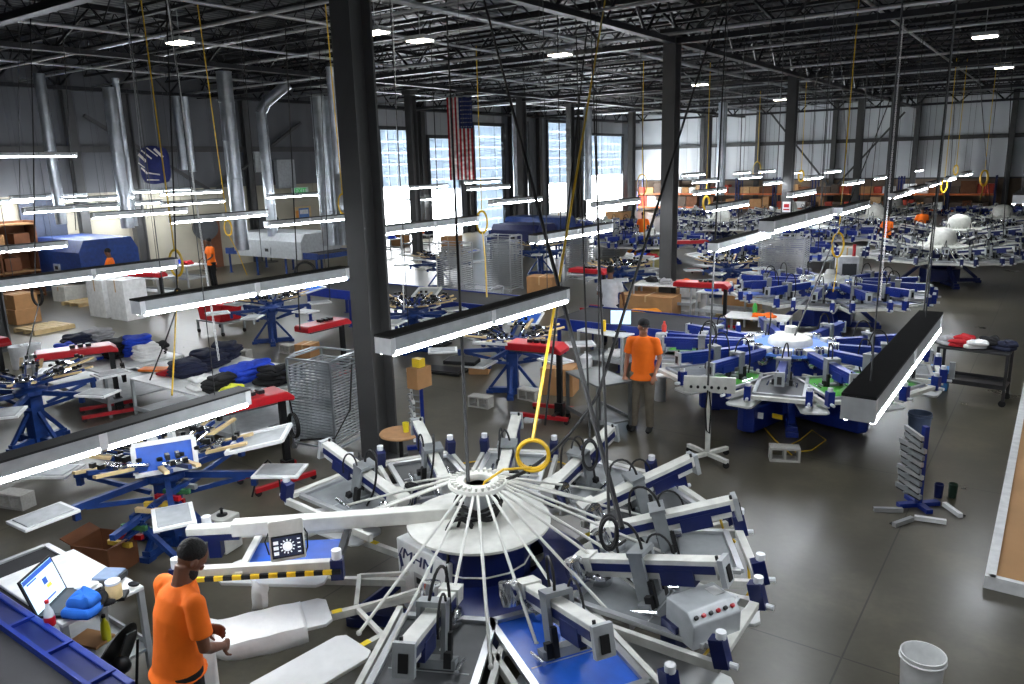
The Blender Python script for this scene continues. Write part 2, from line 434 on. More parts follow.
duct(242, 250, 1.8, -22.5, .24, 'tall silver exhaust duct standing on the grey dryer hood left of the exit sign', top=7.2)
duct(273, 236, 1.8, -25, .2, 'silver exhaust duct with a slanted elbow at its top', top=6.2, elbow=1.2)
duct(331, 245, 1.8, -20.5, .3, 'wide silver exhaust duct just left of the big dark column', top=6.4)
duct(343, 245, 1.8, -20.0, .13, 'thin silver duct between the wide exhaust duct and the big dark column')
duct(184, 170, 3, -29, .16, 'short silver duct on the wall by the blue hanging banner', top=7.0)
duct(193, 172, 3, -29, .13, 'thinner silver duct right of the short wall duct', top=7.0)
duct(720, 195, 1.5, -14.5, .22, 'pale exhaust duct rising behind the orange racks near the third column', top=6.8)
duct(588, 200, 1.5, -19.0, .2, 'pale exhaust duct in front of the wide open dock door', top=6.6)
duct(517, 196, 1.5, -23.4, .18, 'pale exhaust duct left of the fourth dock door', top=6.9)

# hanging fluorescent fixtures: x0, x1, y of the glowing tube as seen, plus label
def fixture_proto():
    t = thing('light_fixture', '', 'light')
    L = 2.44
    h = MB()
    h.prism([(-.07, 0), (.07, 0), (.078, -.095), (.045, -.095), (.038, -.03), (-.038, -.03), (-.045, -.095), (-.078, -.095)], -L / 2, L / 2, Matrix(((1, 0, 0), (0, 0, 1), (0, 1, 0))).to_4x4())
    h.box((0, 0, .008), (.16, L + .02, .016), m=1)
    h.build('housing', [LGREY, mat('fixture_top', (34, 34, 35), .8)], t, smooth=False)
    for sx in (-.062, .062):
        for k in (-1, 1):
            b = MB(); b.tube([(sx, k * .61 - .575, -.116), (sx, k * .61 + .575, -.116)], .021, 8); b.build('tube', GLOW, t)
    for k in (-1, 1):
        e = MB(); e.box((0, k * 1.2, -.06), (.16, .05, .12)); e.build('end_cap', PLAST, t, smooth=False)
    e = MB(); e.box((0, 0, -.06), (.16, .06, .12)); e.build('joint_block', PLAST, t, smooth=False)
    for k in (-1, 1):
        w = MB(); w.tube([(0, k * .95, .02), (0, k * .95, 4.6)], .0045, 4); w.build('hanging_wire', DGREY, t)
    return t
FX = [  # x0, x1, y at the middle, exact centre height override, label
 (-60, 258, 445, 'big glowing twin-tube light cutting across the lower left over the garment rack'),
 (150, 357, 292, 'glowing twin-tube light over the blue and black garment piles, ending at the big column'),
 (396, 577, 321, 'glowing twin-tube light just right of the big column over the blue manual press'),
 (0, 183, 276, 'glowing twin-tube light over the left end, above the white carton stack'),
 (536, 612, 235, 'glowing twin-tube light between the yellow hose and second column'),
 (715, 768, 242, 'dark-topped twin-tube light right of the second column, nearer of two in line'),
 (770, 829, 222, 'dark-topped twin-tube light in line beyond the one right of the second column'),
 (855, 935, 370, 'light seen from above over the blue press beside the aisle, dark top and glowing edge'),
 (-60, 70, 251, 'glowing light at the left border above the pallets'),
 (25, 121, 209.5, 'glowing light before the first exhaust duct, lower of the row'),
 (12, 88, 197.5, 'glowing light crossing the first exhaust duct high up'),
 (0, 45, 195, 'glowing light at the left border, highest of the near-level ones'), (-30, 19, 203, 'short visible glowing light end at the left border'),
 (76, 135, 192, 'glowing light at the second exhaust duct, the upper one'), (63, 135, 199, 'glowing light at the second exhaust duct, the lower one'),
 (94, 189, 214, 'glowing light between the second exhaust duct and the banner column'), (147, 179, 191, 'small glowing light under the blue banner'),
 (162, 223, 193, 'glowing light right of the blue banner, upper'), (163, 226, 203, 'glowing light right of the blue banner, middle'),
 (174, 269, 218, 'glowing light crossing the tall duct, the lowest'), (268, 320, 196, 'glowing light beneath the green exit sign'),
 (268, 348, 222, 'glowing light ending at the big column left edge'), (410, 448, 187, 'glowing light below the flag, left'),
 (466, 499, 182, 'glowing light right of the flag, upper'), (469, 509, 188, 'glowing light right of the flag, lower'),
 (492, 541, 201.5, 'glowing light right of the orange coil'), (410, 427, 200, 'tiny glowing light between first two dock doors'),
 (384, 480, 227, 'glowing light low in front of the first two dock doors'), (594, 639, 204, 'glowing light left of the second column by the hanging rope ring'),
 (684, 704, 175, 'tiny glowing light right behind the second column, upper'), (694, 718, 181.5, 'glowing light right of second column, second from the top'),
 (696, 725, 192, 'glowing light right of second column, third from the top'), (710, 747, 207, 'glowing light behind the yellow coil near the second column'),
 (741, 760, 177.5, 'small light left of the rope ring at the end wall'), (760, 774, 171.5, 'smallest light left of the third column'),
 (735, 749, 173, 'very small light near the end wall duct'), (765, 784, 183, 'light touching the third column left side'),
 (792, 800, 173, 'tiny light touching the third column right side'), (806, 822, 178, 'small light under the crossed wall braces, left'),
 (790, 814, 194, 'light right of the third column, middle height'), (817, 848, 171.7, 'bright light just under the crossed wall braces'),
 (845, 862, 183, 'light left of the fourth column, slanting'), (876, 887, 178, 'tiny light right of the fifth column'),
 (838, 867, 209, 'light above the orange-shirted worker in the distance'), (789, 829, 222, 'light above the clear wrapped rack'),
 (892, 909, 195, 'first of the receding line of lights beside the far aisle'), (911, 925, 189.5, 'second of the receding line of lights beside the far aisle'),
 (928, 939, 184.5, 'third of the receding line of lights beside the far aisle'), (946, 954, 179.6, 'fourth of the receding line of lights beside the far aisle'),
 (963, 970, 174.5, 'last of the receding line of lights beside the far aisle'), (900, 939, 170.5, 'bright light washing the end wall left of the far aisle'),
 (1014, 1034, 198, 'light at the right border near the end wall'),
]
fp = None
for i, (xa, xb, yc, lab) in enumerate(FX):
    xc = (xa + xb) / 2
    # choose the drop below the camera that makes a 2.44 m fixture along the hall as long as it looks
    best = None
    for k in range(60):
        d = .7 + k * .02; q = P(xc, yc, CAM_H - d)
        def pj(v):
            cy, sy = math.cos(YAW), math.sin(YAW); fw = -sy * v.x + cy * v.y; r = cy * v.x + sy * v.y; u = v.z - CAM_H
            Z = fw * math.cos(TILT) - u * math.sin(TILT); return 512 + F_PX * r / Z
        if q.y > YN - 1.6 or q.x < XW + .3: continue
        w = abs(pj(q + V(0, 1.22, 0)) - pj(q - V(0, 1.22, 0))); e = abs(w - (xb - xa)) / (xb - xa) + .25 * abs(d - (1.2 if xa != 855 else 1.7))
        if best is None or e < best[0]: best = (e, q)
    if best is None: best = (0, V(max(XW + 1, P(xc, yc, 3.4).x), min(YN - 2.5, P(xc, yc, 3.4).y), 2.95))
    q = best[1].copy(); q.z += .1; q.y += .2 if xa == 855 else 0
    if fp is None: fp = fixture_proto(); o = fp; fp.location = q
    else: o = dup(fp, q)
    o.rotation_euler = (0, 0, random.uniform(-.01, .01)); o['label'] = lab; o['group'] = 'hanging fluorescent lights'
for i, (px, py, Y, lab) in enumerate(((30, 155, 9, 'glowing light high on the left above the others, end at left border'), )):
    o = dup(fp, (-24.5, 8.2, 4.75), 0, lab, 'hanging fluorescent lights')
    o = dup(fp, (-24.5, 10.75, 4.75), 0, 'glowing light high on the left, its right end free in the air', 'hanging fluorescent lights')
# extra unseen fixtures, added behind and right of the camera to light the near floor
for k, (x, y) in enumerate([(-.6, -.6), (-6.6, -.6), (2.6, 6.2), (2.6, 12.5), (-2.6, -2.2)]):
    dup(fp, (x, y, 4.9 if k in (0,) else 4.4), 0, 'added unseen twin-tube fill light over the near aisle beside the viewer, outside the picture', 'hanging fluorescent lights')

# high-bay lamps under the roof
HB = [(375, 33), (420, 41), (780, 100), (985, 37), (560, 55), (1004, 68), (180, 43), (700, 85)]
hp = None
labs = ['left of the chain of pipes near the big column, lit', 'the brightest lit one, right of the big column', 'round lit one left of the third column', 'lit one at the upper right', 'dim one above the dock doors',
        'small lit one near the right border', 'small one over the left roof', 'small one right of the second column']
for (px, py), lab in zip(HB, labs):
    q = P(px, py, 7.0)
    if hp is None:
        t = thing('high_bay_lamp', '', 'light', q); hp = t; o = t
        b = MB(); b.box((0, 0, .06), (.6, .42, .1)); b.tube([(0, 0, .1), (0, 0, 1.5)], .012); b.build('housing', LGREY, t, smooth=False)
        b = MB(); b.box((0, 0, 0), (.54, .36, .03)); b.build('diffuser', mat('high_bay_glow', (255, 255, 255), .5, emit=14, ecol=(255, 246, 226), var=0), t, smooth=False)
    else: o = dup(hp, q)
    o['label'] = 'ceiling high-bay lamp, ' + lab; o['group'] = 'high-bay lamps'

# camera, world
cam = bpy.data.cameras.new('camera'); cam.sensor_fit = 'HORIZONTAL'; cam.sensor_width = 36; cam.lens = 36 * F_PX / 1024; cam.clip_end = 300; cam.clip_start = .05
co = bpy.data.objects.new('camera', cam); C.objects.link(co); sc.camera = co
fwd = ray(512, 342).normalized(); up_ = (ray(512, 242) - ray(512, 342)).normalized(); rt = fwd.cross(up_).normalized(); up_ = rt.cross(fwd)
co.matrix_world = Matrix.Translation((0, 0, CAM_H)) @ Matrix((rt, up_, -fwd)).transposed().to_4x4()
w = bpy.data.worlds.new('sky'); sc.world = w; w.use_nodes = True
bg = w.node_tree.nodes['Background']; bg.inputs['Color'].default_value = (.93, .97, 1, 1); bg.inputs['Strength'].default_value = 13
sc.view_settings.view_transform = 'Standard'; sc.view_settings.look = 'None'; sc.view_settings.gamma = 1; sc.view_settings.use_curve_mapping = False
sc.view_settings.exposure = 1.25
sc.cycles.use_denoising = True
try: sc.cycles.denoiser = 'OPENIMAGEDENOISE'
except Exception: pass
sc.cycles.max_bounces = 8; sc.cycles.diffuse_bounces = 4; sc.cycles.glossy_bounces = 3; sc.cycles.sample_clamp_indirect = 6
# ---------------------------------------------------------------- screen-printing carousels
def rad(a): return math.radians(a)
def pol(r, a, z=0): return V(r * math.cos(rad(a)), r * math.sin(rad(a)), z)
def cable_loop(c, r, n=14, a0=0, a1=PI, plane=None):
    return [Vector(c) + plane @ V(r * math.cos(a0 + (a1 - a0) * i / n), 0, r * math.sin(a0 + (a1 - a0) * i / n)) for i in range(n + 1)]
def frustum8(b, r0, z0, r1, z1, n=8, m=0, a=0):
    b.lathe([(r0, z0), (r1, z1)], n, R=rz3(a), m=m)

PRINT_HEADS = {}
def head_parts(root, ang, R, z, pal, detail, screen, ringc):
    """one print station: arm, carriage, motor, screen with its frame"""
    Az = rz3(rad(ang)); body, stripe = pal['arm'], pal['stripe']
    ri, zi = pal.get('ri', .74) * pal['s'], pal.get('zi', z)
    tl = math.atan2(z - zi, R - ri); A = Az @ Matrix.Rotation(-tl, 3, 'Y'); piv = Az @ V(ri, 0, zi)
    T = lambda x, y, zz: piv + A @ V(x - ri, y, zz - z)
    T0 = lambda x, y, zz: Az @ V(x, y, zz)
    b = MB()
    r0, r1 = ri, ri + math.hypot(R - ri, z - zi)
    b.beam(T(r0, 0, z - .05), T(r1, 0, z - .05), .11, .1, m=0)
    b.beam(T(r0, 0, z - .125), T(r1 - .04, 0, z - .125), .08, .06, m=0)
    arm = b.build('head_arm', [body], root, smooth=False, bevel=.006 if detail > 1 else 0)
    if detail > 0:
        b = MB()
        for s in (-1, 1): b.beam(T(r0 + .02, s * .0575, z - .067), T(r1 - .04, s * .0575, z - .067), .006, .06)
        b.box(T(r1 - .34, 0, z - .13), (.26, .13, .12), A); b.build('blue_stripe', stripe, arm, smooth=False)
        b = MB(); b.box(T(r1 + .01, 0, z - .09), (.04, .135, .2), A, m=0); b.box(T(r1 + .035, 0, z - .105), (.012, .06, .11), A, m=1)
        b.tube([T(r1 - .02, -.03, z - .02), T(r1 - .02, -.03, z + .03)], .012, 8, m=1)
        b.build('end_cap', [LGREY, BLACK], arm, smooth=False)
        # squeegee carriage straddling the arm
        rc = r1 - .62
        b = MB()
        for s in (-1, 1): b.box(T(rc, s * .085, z - .12), (.11, .03, .36), A)
        b.box(T(rc, 0, z + .05), (.13, .2, .035), A); b.box(T(rc + .02, 0, z - .33), (.1, .34, .06), A); b.box(T(rc + .05, 0, z - .39), (.09, .54, .05), A, m=3); b.box(T(rc - .07, 0, z - .41), (.03, .5, .07), A, m=3)
        b.box(T(rc + .05, .12, z - .3), (.05, .05, .1), A, m=1); b.box(T(rc + .05, -.12, z - .3), (.05, .05, .1), A, m=1)
        b.box(T(rc - .04, .1, z - .25), (.05, .05, .2), A, m=1); b.box(T(rc + .07, -.08, z - .25), (.04, .04, .2), A, m=1)
        for s in (-1, 1): b.tube([T(rc - .1, s * .2, z - .34), T(rc + .14, s * .2, z - .34)], .018, 8, m=2)
        b.build('squeegee_carriage', [GREYP, BLACK, CHROME, SILVER], root, smooth=False)
        b = MB(); b.tube([T(rc + .03 - .13 + .13 * math.cos(t * PI / 10), -.02 + .008 * t, z + .06 + .2 * math.sin(t * PI / 10) + (0 if t < 8 else -.03 * (t - 7))) for t in range(0, 14)], .011, 6)
        if detail > 1: b.tube([T(rc + .11 - .11 * math.cos(t * PI / 10), .09, z - .02 + .16 * math.sin(t * PI / 10)) for t in range(0, 13)], .009, 6)
        b.build('air_hose', BLACK, root)
        # inner motor
        b = MB(); Rm = A @ Matrix.Rotation(PI / 2, 3, 'Y')
        b.lathe([(.0, -.1), (.07, -.095), (.085, -.06), (.085, .05), (.06, .1), (0, .12)], 16, T(r0 + .04, .02, z - .19), Rm)
        b.box(T(r0 - .02, 0, z - .04), (.16, .15, .11), A, m=1); b.lathe([(0, -.09), (.07, -.085), (.08, 0), (.07, .085), (0, .09)], 14, T(r0 - .03, -.15, z - .05), A, m=0)
        b.build('motor', [CHROME, OFFWHITE], root)
    # screen and its holder
    zs = pal['zs']; b = MB(); w2 = .33; xa, xb = R - 1.0, R + .02
    for s in (-1, 1): b.beam(T0(xa, s * w2, zs), T0(xb, s * w2, zs), .05, .035)
    for x in (xa, xb): b.beam(T0(x, -w2, zs), T0(x, w2, zs), .05, .035)
    fr = b.build('screen_frame', SILVER, root, smooth=False)
    b = MB(); b.box(T0((xa + xb) / 2, 0, zs - .012), (xb - xa - .04, 2 * w2 - .04, .004), Az); b.build('screen_mesh', screen, fr, smooth=False)
    if detail > 0:
        b = MB()
        b.beam(T0(R + .14, -.36, zs - .02), T0(R + .14, .36, zs - .02), .07, .05)
        b.beam(T0(ri - .1, -.42, zs - .06), T0(R + .16, -.42, zs - .06), .045, .07); b.beam(T0(ri - .1, .42, zs - .06), T0(R + .16, .42, zs - .06), .045, .07)
        b.build('screen_holder', OFFWHITE, root, smooth=False, bevel=.004 if detail > 1 else 0)
        for s in (-1, 1):
            b = MB(); b.box(T0(R + .15, s * .4, zs + .04), (.1, .09, .2), A, m=0); b.tube([T0(R + .15, s * .4, zs + .14), T0(R + .15, s * .4, zs + .19)], .035, 10, m=1)
            b.tube([T0(R + .2, s * .4, zs - .03), T0(R + .27, s * .4, zs - .03)], .022, 8, m=1)
            b.build('screen_clamp', [stripe, PLAST], root)

def platen_part(root, ang, r0, r1, z, arm_m, hub_r, w=.2, shirt=None, tape=True):
    A = rz3(rad(ang)); T = lambda x, y, zz: A @ V(x, y, zz)
    b = MB(); b.beam(T(hub_r, 0, z - .07), T(r0 + .35, 0, z - .07), .05, .06)
    if tape: b.box(T(r0 - .06, 0, z - .038), (.08, .052, .004), A, m=1)
    arm = b.build('platen_arm', [arm_m, mat('yellow_tape', (226, 200, 40), .6)], root, smooth=False)
    b = MB(); pts = [(r0, -w * .75), (r0 + .06, -w), (r1 - .05, -w), (r1, -w + .05), (r1, w - .05), (r1 - .05, w), (r0 + .06, w), (r0, w * .75)]
    b.prism(pts, z - .03, z, A.to_4x4()); return b.build('platen', PLATEN, arm, smooth=False, bevel=.006)

def base_frame(root, pal):
    s = pal['s']
    b = MB()
    if pal.get('skirt'):
        b.lathe([(.42 * s, .2), (.43 * s, .5), (.43 * s, pal['zd'] - .02)], 14, R=rz3(.1)); b.lathe([(.5 * s, .5), (1.0 * s, .6), (1.0 * s, .7), (.55 * s, .84)], 12, R=rz3(.1), a0=-1.25, a1=2.6)
        b.lathe([(.43 * s, .84), (.445 * s, .85), (.43 * s, .86)], 14, R=rz3(.1), m=1)
    wd = .41 if pal.get('skirt') else .74
    frustum8(b, .62 * s if wd > .5 else .42, .12, .62 * s if wd > .5 else .42, .5, m=0, a=.39); frustum8(b, .42 * s, .5, wd * s, .78, m=0, a=.39); frustum8(b, wd * s, .78, wd * s, pal['zd'] - .08, m=0, a=.39)
    for k in range(4):
        g = 90 * k + 20; b.beam(pol(.3, g, .1), pol(1.25 * s, g, .1), .16, .12); b.box(pol(1.2 * s, g, .045), (.18, .18, .09), rz3(rad(g)))
        b.beam(pol(1.15 * s, g, .15), pol(.6 * s, g, .62), .1, .1)
    return b.build('base', [pal['base'], OFFWHITE], root, smooth=False, bevel=.01)

def carousel(label, c, rz, pal, R, heads, detail=1, group=None, platens=(), rods=True, dome='disc', screens=None, name='screen_printing_press'):
    root = thing(name, label, 'printing press', c, rz, group)
    base_frame(root, pal)
    s = pal['s']; zd = pal['zd']; z = pal['z']
    b = MB()
    if dome == 'disc':
        b.lathe([(0, zd - .012), (.61 * s, zd - .012), (.61 * s, zd + .008), (.6 * s, zd + .013), (.14, zd + .05), (.13, zd + .06)], 48); b.build('cover_disc', OFFWHITE, root)
        b = MB(); b.lathe([(.125, zd + .04), (.115, zd + (.3 if pal.get('skirt') else .36))], 20); b.build('mast', LGREY, root)
        zk = zd; zd = zd - (.06 if pal.get('skirt') else 0)
        b = MB(); b.lathe([(.11, zd + .37), (.24, zd + .37), (.25, zd + .385), (.24, zd + .41), (.12, zd + .42), (.11, zd + .4), (.11, zd + .37)], 40)
        for k in range(26): b.box(pol(.205, k * 360 / 26, zd + .425), (.05, .018, .03), rz3(2 * PI * k / 26))
        b.build('hub_ring', OFFWHITE, root)
        zr, rr = zd + .39, .22
    else:
        b.lathe([(0, zd - .02), (.78 * s, zd - .02), (.78 * s, zd + .02), (.5 * s, zd + .05)], 32); b.build('cover_plate', PALEBLUE if dome == 'blue' else OFFWHITE, root)
        b = MB(); b.lathe([(.36 * s, zd + .04), (.36 * s, zd + .1), (.33 * s, zd + .15), (.2 * s, zd + .2), (.1, zd + .23), (.09, zd + .33), (.05, zd + .34), (0, zd + .34)] if dome == 'blue' else
                         [(.4 * s, zd + .04), (.42 * s, zd + .2), (.36 * s, zd + .42), (.2 * s, zd + .55), (0, zd + .58)], 28)
        b.build('dome', OFFWHITE, root); zr, rr = zd + .22, .12
    for i, a in enumerate(heads):
        scr = (screens[i % len(screens)] if screens else LGREY)
        head_parts(root, a, R, z, pal, detail, scr, None)
    if rods:
        step = 360 / rods
        for k in range(rods):
            if pal.get('skirt') and -152 < ((pal['rod0'] + k * step + 180) % 360) - 180 < -98: continue
            for d in (-4, 4):
                a = pal['rod0'] + k * step + d
                b = MB(); b.tube([pol(rr, a, zr), pol(1.45 if d < 0 else 1.62, a + d * .6, pal['zs'] - .02)], .0125, 6)
                b.ell(pol(1.45 if d < 0 else 1.62, a + d * .6, pal['zs'] - .02), (.02, .02, .02)); b.build('tension_rod', OFFWHITE, root)
    return root

PALW = dict(skirt=1, ri=1.04, zi=1.12, arm=OFFWHITE, stripe=NAVY, base=NAVY, s=1.0, zd=1.16, z=1.4, zs=.92, rod0=-5)
PC = V(-3.766, 4.73, 0)
HEADS = [86, 56, 30, 1, -32, -64, 116, 146, 175]
press = carousel('white and navy rotary press in front, white disc and rods fanning from its hub ring', PC, 0, PALW, 2.1, HEADS, 2, rods=14,
                 screens=[GREYP, DGREY, GREYP, GREYP, MESHB, DGREY, GREYP, DGREY, GREYP])
# lower platen carousel with its triangular struts
for i, a in enumerate((-122, -97)):
    platen_part(press, a, 1.3, 2.12, .66, OFFWHITE, .5, .2)
for a in (-150, -62, -35, -8, 20, 46, 74, 102, 128, 154, 180):
    platen_part(press, a, 1.35, 2.3, .62, OFFWHITE, .5, .2)
for a in (-150, -122, -97, -62, -35, -8):
    b = MB(); b.beam(pol(1.08, a, .6), pol(1.08, a + 26, .6), .035, .035); b.build('strut', OFFWHITE, press, smooth=False)
    b = MB(); b.beam(pol(.62, a + 13, .72), pol(1.08, a, .6), .03, .03); b.build('strut', OFFWHITE, press, smooth=False)
# hazard tape along the second platen
b = MB(); A = rz3(rad(-80)); k = 7
for i in range(k * 2): b.box(A @ V(1.3 + i * .055, 0.0, .70), (.056, .045, .05), A, m=i % 2)
b.build('hazard_bar', [BLACKM, mat('hazard_yellow', (238, 196, 30), .5)], press, smooth=False)
# white switch cabinet with its lettering on the press body
qa, qb = P(396, 537, .96) - PC, P(449, 567, .94) - PC
rx = V(qb.x - qa.x, qb.y - qa.y, 0); cl = rx.length; rx.normalize(); nn = rx.cross(V(0, 0, 1)); A = Matrix((rx, V(0, 0, 1), nn)).transposed()
if nn.dot(V(-1, -1, 0)) < 0: nn = -nn
def cf(x, y, d=0.0):
    """frame on the lettered face, x along it, y up, d out of it"""
    m = Matrix((rx, V(0, 0, 1), nn)).transposed().to_4x4(); m.translation = V(qa.x, qa.y, 0) + rx * x + V(0, 0, y) + nn * d; return m
cab = MB(); cab.prism([(.02, .34), (.3 * cl, .22), (cl - .04, .22), (cl, .96), (0, .96)], -.3, 0, cf(0, 0))
cabo = cab.build('cabinet', WHITE, press, smooth=False, bevel=.012)
b = MB(); b.prism([(-.13, -.1), (.13, -.1), (.13, .1), (-.13, .1)], 0, .006, cf(cl * .52, .62)); b.prism([(-.095, -.065), (.095, -.065), (.095, .065), (-.095, .065)], .006, .01, cf(cl * .52, .62), m=1)
b.prism([(-.095, -.02), (.095, -.02), (.095, .01), (-.095, .01)], .01, .011, cf(cl * .52, .62), m=0)
b.build('nameplate', [LGREY, BLACKM], cabo, smooth=False)
textobj('lettering', '/MHM', .14, NAVY, cf(cl * .38, .84, .003), cabo, .004, (1.3, .25))
b = MB(); b.prism([(-.03, .1), (.0, .1), (.03, 0), (.0, -.02), (-.03, -.1), (-.01, -.02), (-.02, .03)], 0, .004, cf(.06, .72)); b.build('slanted_mark', NAVY, cabo, smooth=False)
b = MB(); b.lathe([(.03, 0), (.042, 0), (.042, .004), (.03, .004), (.03, 0)], 20, R=cf(0, 0).to_3x3(), c=cf(cl - .08, .4, .001).translation); b.build('round_emblem', RED, cabo)
# touch-screen station: long arm reaching left over the loading side
A = rz3(rad(-141)); T = lambda x, y, z: A @ V(x, y, z)
b = MB(); b.beam(T(.16, 0, 1.24), T(2.05, 0, 1.2), .12, .12); b.beam(T(2.0, 0, 1.2), T(2.42, 0, 1.2), .1, .07)
sa = b.build('station_arm', OFFWHITE, press, smooth=False, bevel=.01)
b = MB(); b.box(T(2.2, 0, 1.14), (.42, .105, .05), A); b.box(T(2.2, 0, 1.06), (.1, .1, .2), A); b.build('arm_bracket', NAVY, sa, smooth=False)
b = MB()
b.beam(T(1.15, .4, 1.04), T(2.4, .4, 1.04), .07, .07); b.beam(T(1.15, -.3, 1.0), T(2.4, -.3, 1.0), .07, .06)
b.beam(T(1.15, -.3, 1.0), T(1.15, .42, 1.0), .06, .06, m=1); b.beam(T(2.35, -.3, 1.0), T(2.35, .42, 1.0), .1, .06, m=1)
b.beam(T(1.9, -.3, 1.02), T(1.9, .45, 1.02), .06, .03); b.build('station_frame', [OFFWHITE, BLACKM], press, smooth=False, bevel=.006)
b = MB(); b.box(T(1.55, .08, .96), (.72, .5, .008), A); b.build('screen_mesh', MESHB, press, smooth=False)
for (x, y) in ((2.38, .4), (2.38, -.34), (1.14, .4)):
    b = MB(); b.box(T(x, y, 1.0), (.1, .09, .17), A); b.tube([T(x, y, 1.08), T(x, y, 1.16)], .04, 10, m=1); b.build('corner_clamp', [NAVY, PLAST], press)
b = MB(); n = 18
for i in range(n): b.box(T(1.14 + i * 1.26 / n, .46, 1.0), (1.26 / n, .025, .035), A, m=i % 2)
b.build('hazard_bar', [BLACKM, MATS['hazard_yellow']], press, smooth=False)
# tablet
b = MB(); b.prism([(-.17, -.2), (.17, -.2), (.18, -.18), (.18, .2), (.16, .22), (-.16, .22), (-.18, .2), (-.18, -.18)], -.05, .05)
tb = b.build('control_housing', OFFWHITE, press, smooth=False, bevel=.01)
q = P(287, 540, 1.28); nrm = (V(0, 0, CAM_H) - q); nrm.z = nrm.z * .55; nrm.normalize()
rx = V(0, 0, 1).cross(nrm).normalized(); up = nrm.cross(rx)
M = Matrix((rx, up, nrm)).transposed().to_4x4(); M.translation = q - PC; tb.matrix_local = M @ Matrix.Scale(.74, 4)
b = MB(); b.box((0, -.05, .06), (.32, .23, .03)); tab = b.build('tablet', BLACKM, tb, smooth=False, bevel=.008)
SCR = mat('tablet_screen', (30, 34, 48), .25, emit=.6, ecol=(34, 38, 54))
b = MB(); b.box((0, -.05, .0765), (.29, .2, .003)); b.build('display', SCR, tb, smooth=False)
ICON = mat('screen_icons', (235, 240, 245), .4, emit=.25)
b = MB(); b.lathe([(.028, 0), (.05, 0), (.05, .002), (.028, .002), (.028, 0)], 20, c=(.0, -.05, .079))
for k in range(12): a = k * PI / 6; b.box((.066 * math.cos(a), -.05 + .066 * math.sin(a), .08), (.02, .012, .002), a)
for k in range(3): b.box((-.115, -.11 + k * .055, .08), (.05, .035, .002))
for k in range(4): b.box((.115, -.12 + k * .045, .08), (.03, .012, .002))
b.build('screen_text', ICON, tb, smooth=False)
b = MB(); b.tube([(.18, .1, 0), (.21, .04, .02), (.2, -.1, .03), (.17, -.17, 0)], .008, 6); b.tube([(-.18, .1, 0), (-.22, .02, .02), (-.19, -.12, .02)], .008, 6); b.build('tablet_cable', BLACK, tb)
# flash-cure control box with red knobs on the right-hand station
q = P(703, 618, 1.0) - PC; A = rz3(rad(-28)) * .74
b = MB(); b.prism([(-.2, -.14), (.2, -.14), (.2, .1), (.1, .2), (-.2, .2)], -.28, .28, Matrix.Translation(q) @ (A @ Matrix.Rotation(PI / 2, 3, 'X')).to_4x4())
cb = b.build('control_box', LGREY, press, smooth=False, bevel=.01)
b = MB(); b.box(q + A @ V(-.06, .18, .203), (.14, .12, .004), A); b.build('white_label', WHITE, cb, smooth=False)
for k in range(6):
    b = MB(); nn = A @ Matrix.Rotation(PI / 4, 3, 'Y'); b.lathe([(.0, .0), (.02, .0), (.02, .025), (.0, .03)], 12, c=q + A @ V(.15 + .003, -.22 + .085 * k, .15), R=nn)
    b.build('knob', RED if k % 2 else BLACKM, cb)
b = MB(); b.box(q + V(-.15, -.1, -.1), (.22, .2, .24), A); b.build('blue_bracket', NAVY, cb, smooth=False)
